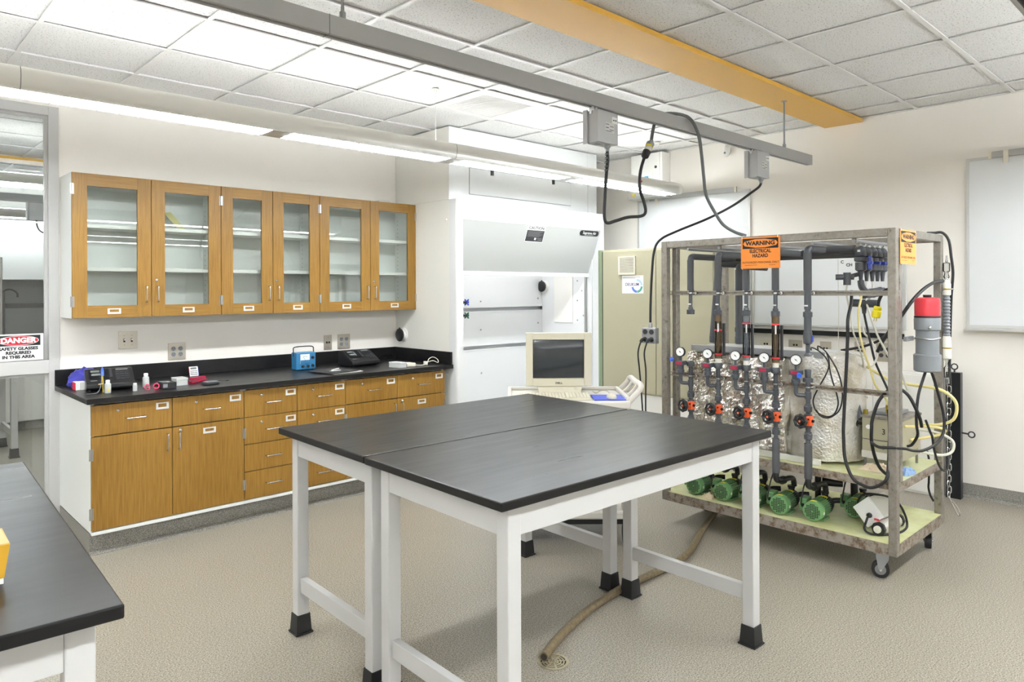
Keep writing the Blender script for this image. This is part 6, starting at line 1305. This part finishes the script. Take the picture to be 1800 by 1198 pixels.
# big grey plug with red top
pg = thing('pin_connector', 'large grey industrial plug with red top tied to the rig post', 'connector', (4.166, 1.222, 1.06))
cx_, cy_ = 4.166, 1.216
def ovl(r0, prof, nm, mt_, par=pg): return MB().lathe((cx_, cy_, 0), (0, 0, 1), prof, 28).build(nm, mt_, par)
ovl(0, [(0.046, 1.364), (0.060, 1.366), (0.060, 1.44), (0.057, 1.458), (0.03, 1.463)], 'red_cap', 'red_plastic'); ovl(0, [(0.018, 1.463), (0.020, 1.466), (0.020, 1.476)], 'entry', 'black_plastic'); ovl(0, [(0.061, 1.356), (0.0625, 1.36), (0.061, 1.364)], 'seal', 'black_rubber')
ovl(0, [(0.057, 1.29), (0.062, 1.294), (0.063, 1.350), (0.060, 1.356)], 'flange', 'connector_grey'); ovl(0, [(0.055, 1.165), (0.055, 1.29)], 'sleeve', 'connector_grey'); ovl(0, [(0.056, 1.072), (0.065, 1.078), (0.066, 1.16), (0.057, 1.166)], 'skirt', 'connector_grey')
MB().lathe((cx_ - 0.056, cy_ - 0.028, 1.305), (-0.9, -0.42, 0), [(0.008, 0), (0.008, 0.008), (0.005, 0.01)], 10).build('bolt', 'chrome', pg)
pts = [(cx_ + 0.058 * math.cos(t), cy_ + 0.058 * math.sin(t), 1.248 + 0.004 * math.sin(3 * t)) for t in [2 * PI * k / 30 for k in range(30)]]
MB().tube(pts, 0.0042, 6, 1, True).build('tie_chain', 'brushed', pg); bx(4.0, 4.105, 1.262, 1.28, 1.236, 1.26).build('bracket', 'galvanised', pg, 0.002)
cable('black cable hanging left from the grey plug', 'cable', 0.0075, 'black_rubber', [(4.15, 1.22, 1.075), (4.12, 1.225, 1.03), (4.085, 1.235, 0.957), (4.07, 1.24, 0.867), (4.07, 1.24, 0.80), (4.085, 1.24, 0.745), (4.10, 1.27, 0.69), (4.16, 1.31, 0.665)], 'plug_cable')
cable('black cable looping right from the grey plug', 'cable', 0.0075, 'black_rubber', [(4.185, 1.205, 1.075), (4.20, 1.195, 1.03), (4.22, 1.18, 0.95), (4.24, 1.165, 0.86), (4.245, 1.16, 0.79), (4.23, 1.165, 0.735), (4.18, 1.185, 0.69), (4.10, 1.215, 0.668), (4.04, 1.245, 0.67), (3.96, 1.258, 0.69), (3.89, 1.30, 0.70), (3.885, 1.36, 0.695), (3.885, 1.40, 0.715)], 'plug_cable')
cable('thick black cable loop hanging in front of the rig shelf', 'cable', 0.0085, 'black_rubber', [(4.02, 1.545, 1.50), (4.0, 1.54, 1.43), (3.93, 1.53, 1.347), (3.925, 1.53, 1.244), (3.92, 1.535, 1.089), (3.92, 1.543, 0.934), (3.915, 1.549, 0.778), (3.915, 1.549, 0.711), (3.90, 1.535, 0.60), (3.89, 1.492, 0.508), (3.885, 1.430, 0.480), (3.885, 1.392, 0.480), (3.885, 1.347, 0.508), (3.89, 1.322, 0.55), (3.955, 1.335, 0.66), (3.965, 1.335, 0.78), (3.965, 1.34, 0.88)], 'cable_loop', 10)
cable('black cable arching over the lower pipe rail behind the front post', 'cable', 0.0085, 'black_rubber', [(4.04, 1.38, 0.525), (4.01, 1.40, 0.56), (3.975, 1.412, 0.622), (3.93, 1.412, 0.709), (3.92, 1.408, 0.784), (3.925, 1.405, 0.83), (3.93, 1.378, 0.920), (3.97, 1.35, 0.972), (4.005, 1.33, 0.989), (4.01, 1.295, 0.985), (4.02, 1.262, 0.955), (4.03, 1.235, 0.90), (4.06, 1.22, 0.834), (4.10, 1.225, 0.79)], 'cable_arch', 10)
cn = thing('yellow_plug', 'bright yellow plug hanging from a thick black cable', 'plug', (4.0, 1.41, 1.35))
MB().tube([(4.02, 1.33, 1.508), (4.0, 1.364, 1.502), (4.0, 1.387, 1.47), (4.0, 1.399, 1.44), (4.0, 1.402, 1.412)], 0.0085, 10, 5).build('cable', 'black_rubber', cn)
dd = Vector((0, 0.012, -0.058)).normalized(); MB().lathe((4.0, 1.402, 1.416), dd, [(0.015, 0), (0.020, 0.004), (0.020, 0.018), (0.017, 0.02), (0.022, 0.026), (0.022, 0.058), (0.018, 0.062)], 16).build('body', 'yellow_plug', cn)
for k in (-1, 1): MB().cyl((4.0, 1.415 + k * 0.006, 1.356), (4.0, 1.418 + k * 0.006, 1.336), 0.002, n=6).build('prong', 'brass', cn)
def bundle(lst):
    for lab, r, mt_, pts in lst: cable(lab, 'tube', r, mt_, pts, 'hose')
bundle([
 ('yellowed tubing hanging straight down from the front valve', 0.006, 'tube_yellow', [(4.15, 1.545, 1.552), (4.15, 1.548, 1.50), (4.14, 1.539, 1.462), (4.10, 1.539, 1.383), (4.10, 1.535, 1.282), (4.10, 1.518, 1.19), (4.12, 1.49, 1.08), (4.15, 1.47, 0.98), (4.24, 1.45, 0.90), (4.24, 1.44, 0.86)]),
 ('clear tubing running diagonally from the valves to the right post', 0.0055, 'tube_clear', [(4.235, 1.545, 1.552), (4.20, 1.54, 1.515), (4.16, 1.519, 1.436), (4.15, 1.494, 1.357), (4.15, 1.465, 1.27), (4.15, 1.426, 1.189), (4.15, 1.387, 1.119), (4.16, 1.345, 1.06), (4.20, 1.325, 0.96)]),
 ('clear tubing hanging left of the valve bundle', 0.005, 'tube_clear', [(4.10, 1.60, 1.53), (4.12, 1.612, 1.48), (4.13, 1.603, 1.409), (4.14, 1.586, 1.28), (4.15, 1.576, 1.234), (4.17, 1.555, 1.155), (4.22, 1.56, 1.09), (4.30, 1.594, 1.03), (4.30, 1.59, 0.95), (4.30, 1.582, 0.90), (4.28, 1.56, 0.885)]),
 ('white tubing curling back from the valve bundle to the tank', 0.0055, 'teflon', [(4.32, 1.545, 1.552), (4.28, 1.53, 1.50), (4.22, 1.54, 1.408), (4.20, 1.553, 1.28), (4.20, 1.513, 1.223), (4.19, 1.478, 1.167), (4.18, 1.473, 1.13), (4.18, 1.488, 1.092), (4.18, 1.508, 1.08), (4.19, 1.538, 1.115), (4.20, 1.579, 1.134), (4.22, 1.626, 1.142), (4.26, 1.70, 1.142)]),
 ('dark tubing running down through the valve bundle', 0.0065, 'black_rubber', [(4.17, 1.535, 1.372), (4.18, 1.53, 1.323), (4.19, 1.515, 1.234), (4.19, 1.488, 1.113), (4.20, 1.463, 1.041), (4.20, 1.424, 0.955), (4.22, 1.40, 0.885), (4.24, 1.40, 0.822)]),
 ('black cable running level from the tank lid behind the wires', 0.0075, 'black_rubber', [(4.40, 1.435, 1.30), (4.40, 1.465, 1.281), (4.40, 1.532, 1.212), (4.40, 1.606, 1.175), (4.39, 1.671, 1.155), (4.36, 1.74, 1.14)]),
 ('large loop of yellowed hose bulging past the right rig post', 0.0085, 'tube_yellow', [(4.28, 1.56, 1.06), (4.36, 1.528, 1.019), (4.42, 1.497, 0.985), (4.46, 1.461, 0.97), (4.46, 1.411, 0.962), (4.46, 1.362, 0.957), (4.44, 1.275, 0.955), (4.44, 1.215, 0.94), (4.44, 1.165, 0.90), (4.44, 1.152, 0.85), (4.44, 1.17, 0.79), (4.44, 1.225, 0.757), (4.43, 1.295, 0.744), (4.46, 1.342, 0.747)]),
 ('smaller coil of yellowed hose at the right end of the rig', 0.0075, 'tube_yellow', [(4.22, 1.345, 0.758), (4.30, 1.30, 0.752), (4.36, 1.27, 0.748), (4.40, 1.225, 0.741), (4.41, 1.20, 0.727), (4.40, 1.225, 0.705), (4.37, 1.27, 0.69), (4.32, 1.33, 0.675), (4.30, 1.34, 0.67)]),
 ('clear hose loop low at the right end of the rig', 0.008, 'tube_clear', [(4.40, 1.335, 0.72), (4.48, 1.27, 0.70), (4.54, 1.225, 0.672), (4.56, 1.20, 0.637), (4.54, 1.205, 0.59), (4.50, 1.245, 0.572), (4.44, 1.30, 0.585), (4.40, 1.338, 0.605)]),
 ('thin black wire looping down the front of the foil drum', 0.004, 'black_rubber', [(4.09, 1.80, 1.155), (4.03, 1.77, 1.175), (3.99, 1.714, 1.162), (3.985, 1.672, 1.127), (3.985, 1.655, 1.086), (3.985, 1.672, 1.031), (3.985, 1.715, 0.951), (3.985, 1.742, 0.888), (3.985, 1.735, 0.84), (3.985, 1.71, 0.811), (3.985, 1.662, 0.801), (3.985, 1.626, 0.821), (3.985, 1.605, 0.877), (3.985, 1.615, 0.939), (3.985, 1.635, 1.001), (3.985, 1.65, 1.064), (4.02, 1.67, 1.117), (4.06, 1.70, 1.15)]),
 ('second thin black wire loop right of the first on the drum', 0.004, 'black_rubber', [(4.09, 1.76, 1.16), (4.0, 1.72, 1.188), (3.975, 1.67, 1.164), (3.972, 1.635, 1.118), (3.972, 1.604, 1.062), (3.972, 1.583, 0.995), (3.972, 1.577, 0.922), (3.972, 1.589, 0.857), (3.972, 1.619, 0.817), (3.972, 1.66, 0.795), (3.972, 1.70, 0.805), (3.985, 1.725, 0.83)]),
 ('black cord draped over the back right corner of the rig', 0.008, 'black_rubber', [(4.60, 1.34, 1.831), (4.67, 1.325, 1.835), (4.70, 1.29, 1.835), (4.715, 1.262, 1.79), (4.712, 1.249, 1.697), (4.712, 1.24, 1.597), (4.712, 1.249, 1.465), (4.71, 1.253, 1.332), (4.71, 1.257, 1.166), (4.71, 1.259, 1.034), (4.705, 1.254, 0.901), (4.70, 1.26, 0.735), (4.70, 1.262, 0.58)]),
 ('thick black tube arching from the valves to the glass column', 0.0095, 'black_rubber', [(4.18, 1.47, 1.16), (4.16, 1.43, 1.23), (4.17, 1.395, 1.29), (4.19, 1.35, 1.36), (4.24, 1.315, 1.437), (4.32, 1.285, 1.50), (4.44, 1.266, 1.54), (4.60, 1.262, 1.552)]),
 ('black cable hanging free below the rig shelf at the right end', 0.006, 'black_rubber', [(4.60, 1.345, 0.56), (4.655, 1.352, 0.49), (4.66, 1.355, 0.381), (4.66, 1.357, 0.336), (4.66, 1.347, 0.293), (4.66, 1.330, 0.262)]),
 ('black cable sagging around the right end of the rig shelf', 0.0065, 'black_rubber', [(4.25, 1.25, 0.80), (4.29, 1.24, 0.733), (4.325, 1.24, 0.70), (4.356, 1.24, 0.626), (4.438, 1.24, 0.529), (4.523, 1.24, 0.482), (4.593, 1.24, 0.48), (4.65, 1.25, 0.51), (4.70, 1.262, 0.56)]),
])
# glass condenser column on the back right post
gl = thing('glass_column', 'vertical glass and white plastic column at the back right post', 'glass column', (4.655, 1.255, 0.97))
gx_, gy_ = 4.655, 1.258
def seg(nm, mt_, prof): return MB().lathe((gx_, gy_, 0), (0, 0, 1), prof, 16).build(nm, mt_, gl)
seg('top_tip', 'frosted', [(0.004, 1.66), (0.007, 1.665), (0.004, 1.685), (0.004, 1.70)]); seg('upper_glass', 'frosted', [(0.008, 1.56), (0.016, 1.575), (0.010, 1.60), (0.019, 1.61), (0.019, 1.655), (0.006, 1.662)]); seg('upper_cap', 'teflon', [(0.021, 1.47), (0.023, 1.474), (0.023, 1.535), (0.016, 1.545), (0.012, 1.56)])
cs_ = [(0.017, 1.235)]
for k in range(12): cs_ += [(0.020, 1.24 + k * 0.019), (0.015, 1.249 + k * 0.019)]
cs_ += [(0.017, 1.47)]; seg('ribbed_section', 'connector_grey', cs_); seg('lower_cap', 'teflon', [(0.018, 1.10), (0.023, 1.106), (0.023, 1.225), (0.018, 1.234)]); seg('lower_glass', 'frosted', [(0.004, 0.965), (0.004, 0.985), (0.015, 0.995), (0.016, 1.05), (0.006, 1.065), (0.006, 1.08), (0.012, 1.10)])
for z in (1.505, 1.165): MB().lathe((gx_, gy_, z - 0.004), (0, 0, 1), [(0.0235, 0), (0.025, 0.001), (0.025, 0.007), (0.0235, 0.008)], 16).build('hose_clamp', 'brass', gl)
bx(4.635, 4.675, 1.262, 1.279, 1.495, 1.515).build('bracket', 'galvanised', gl); MB().cyl((gx_ + 0.02, gy_ - 0.014, 1.505), (gx_ + 0.035, gy_ - 0.026, 1.505), 0.004, n=8).build('screw', 'galvanised', gl)
# chain at the back right post
ch = thing('steel_chain', 'steel chain with hook hanging from the back right rig post', 'chain', (4.695, 1.25, 0.2))
def link(c_, ax, matr='chrome', L=0.020, W=0.0095, r=0.0028):
    c_ = Vector(c_); ax = Vector(ax); up_ = Vector((0, 0, 1)); sd = up_.cross(ax).normalized(); pts = []
    for k in range(12):
        t = 2 * PI * k / 12; pts.append(c_ + up_ * (math.sin(t) * W + (L - W) * (1 if math.sin(t) > 0 else -1) * min(1, abs(math.sin(t)) * 3)) + sd * math.cos(t) * W)
    return MB().tube(pts, r, 6, 1, True).build('link', matr, ch)
z = 0.955; k = 0
while z > 0.29:
    link((4.696 + 0.004 * math.sin(k), 1.262 - 0.004 * (k % 2), z), (1, 0, 0) if k % 2 else (0.35, 1, 0)); z -= 0.0325; k += 1
MB().tube([(4.697, 1.262, 0.30), (4.698, 1.252, 0.275), (4.70, 1.235, 0.235), (4.702, 1.222, 0.205), (4.703, 1.212, 0.195), (4.703, 1.207, 0.208), (4.702, 1.222, 0.245), (4.70, 1.245, 0.272)], 0.0032, 6, 4).build('hook', 'chrome', ch)
bx(4.681, 4.69, 1.255, 1.275, 0.955, 0.985).build('hook_plate', 'galvanised', ch)
# warning signs
def wsign(label, P0, right, w_, h_, matb, thin):
    right = Vector(right); up_ = Vector((0, 0, 1)); nrm = right.cross(up_)
    s_ = thing('warning_sign', label, 'sign', tuple(Vector(P0) - up_ * h_ / 2))
    P0 = Vector(P0)
    def Q(u0, u1, v0, v1, o0, o1):
        f = lambda u, v_, o: P0 + right * u + up_ * v_ + nrm * o
        return MB().hexa([f(u0, v0, o0), f(u1, v0, o0), f(u1, v1, o0), f(u0, v1, o0)], [f(u0, v0, o1), f(u1, v0, o1), f(u1, v1, o1), f(u0, v1, o1)])
    f = lambda u, v_, o: P0 + right * u + up_ * v_ + nrm * o
    Q(-w_ / 2, w_ / 2, -h_ / 2, h_ / 2, -0.001, 0.001).build('board', matb, s_)
    Q(-w_ * 0.455, w_ * 0.455, h_ * 0.13, h_ * 0.455, 0.001, 0.0014).build('header', 'ink_black', s_)
    hz, hv = h_ * 0.2925, h_ * 0.135
    hexp = [(-w_ * 0.44, hz), (-w_ * 0.40, hz - hv * 0.55), (-w_ * 0.12, hz - hv), (w_ * 0.12, hz - hv), (w_ * 0.40, hz - hv * 0.55), (w_ * 0.44, hz), (w_ * 0.40, hz + hv * 0.55), (w_ * 0.12, hz + hv), (-w_ * 0.12, hz + hv), (-w_ * 0.40, hz + hv * 0.55)]
    n = len(hexp); MB().add([f(u, v_, 0.0014) for u, v_ in hexp] + [f(u, v_, 0.0018) for u, v_ in hexp], [(i, (i + 1) % n, n + (i + 1) % n, n + i) for i in range(n)] + [tuple(range(n)), tuple(n + i for i in range(n))]).build('header_field', matb, s_)
    text('sign_text', 'WARNING', 'ink_black', f(0, hz, 0.002), right, up_, h_ * 0.175, s_, xs=thin * 1.15, bold=0.0014, depth=0.0002)
    text('sign_text', 'ELECTRICAL', 'ink_black', f(0, h_ * 0.045, 0.0012), right, up_, h_ * 0.155, s_, xs=thin * 0.84, bold=0.001, depth=0.0002)
    text('sign_text', 'HAZARD', 'ink_black', f(0, -h_ * 0.10, 0.0012), right, up_, h_ * 0.155, s_, xs=thin * 0.84, bold=0.001, depth=0.0002)
    text('sign_text', 'AUTHORIZED PERSONNEL ONLY', 'ink_black', f(0, -h_ * 0.31, 0.0012), right, up_, h_ * 0.088, s_, xs=thin * 0.93, depth=0.0002)
    Q(-w_ * 0.40, -w_ * 0.08, -h_ * 0.40, -h_ * 0.39, 0.001, 0.0013).build('print', 'ink_black', s_); Q(w_ * 0.22, w_ * 0.38, -h_ * 0.40, -h_ * 0.39, 0.001, 0.0013).build('print', 'ink_black', s_)
    for u in (-w_ * 0.47, w_ * 0.44):
        pts = [f(u, h_ / 2 - 0.008, 0.002), f(u, h_ / 2 + 0.005, 0.001), f(u, RT + 0.004 - P0.z, -0.006), f(u, RT + 0.004 - P0.z, -0.048), f(u, RT - pw - 0.004 - P0.z, -0.050), f(u, RT - pw - 0.004 - P0.z, -0.004), f(u, h_ / 2 - 0.012, -0.002)]
        MB().tube(pts, 0.0018, 6, 1).build('cable_tie', 'label_white', s_)
    return s_
wsign('orange electrical hazard sign hanging from the rig front', (RX0 - 0.005, 2.010, 1.722), (0, -1, 0), 0.242, 0.184, 'sign_orange', 1.0)
wsign('paler orange electrical hazard sign on the right end of the rig', (4.068, RY0 - 0.004, 1.726), (1, 0, 0), 0.240, 0.178, 'sign_orange_pale', 0.98)
for nm in ('string',):
    tag(MB().tube([(4.45, 1.79, 1.69), (4.45, 1.79, 1.5), (4.452, 1.787, 1.40), (4.45, 1.79, 1.25), (4.45, 1.788, 1.15)], 0.0018, 5, 3).build('string', 'tube_clear'), 'thin string hanging behind the fifth pipe column', 'string')
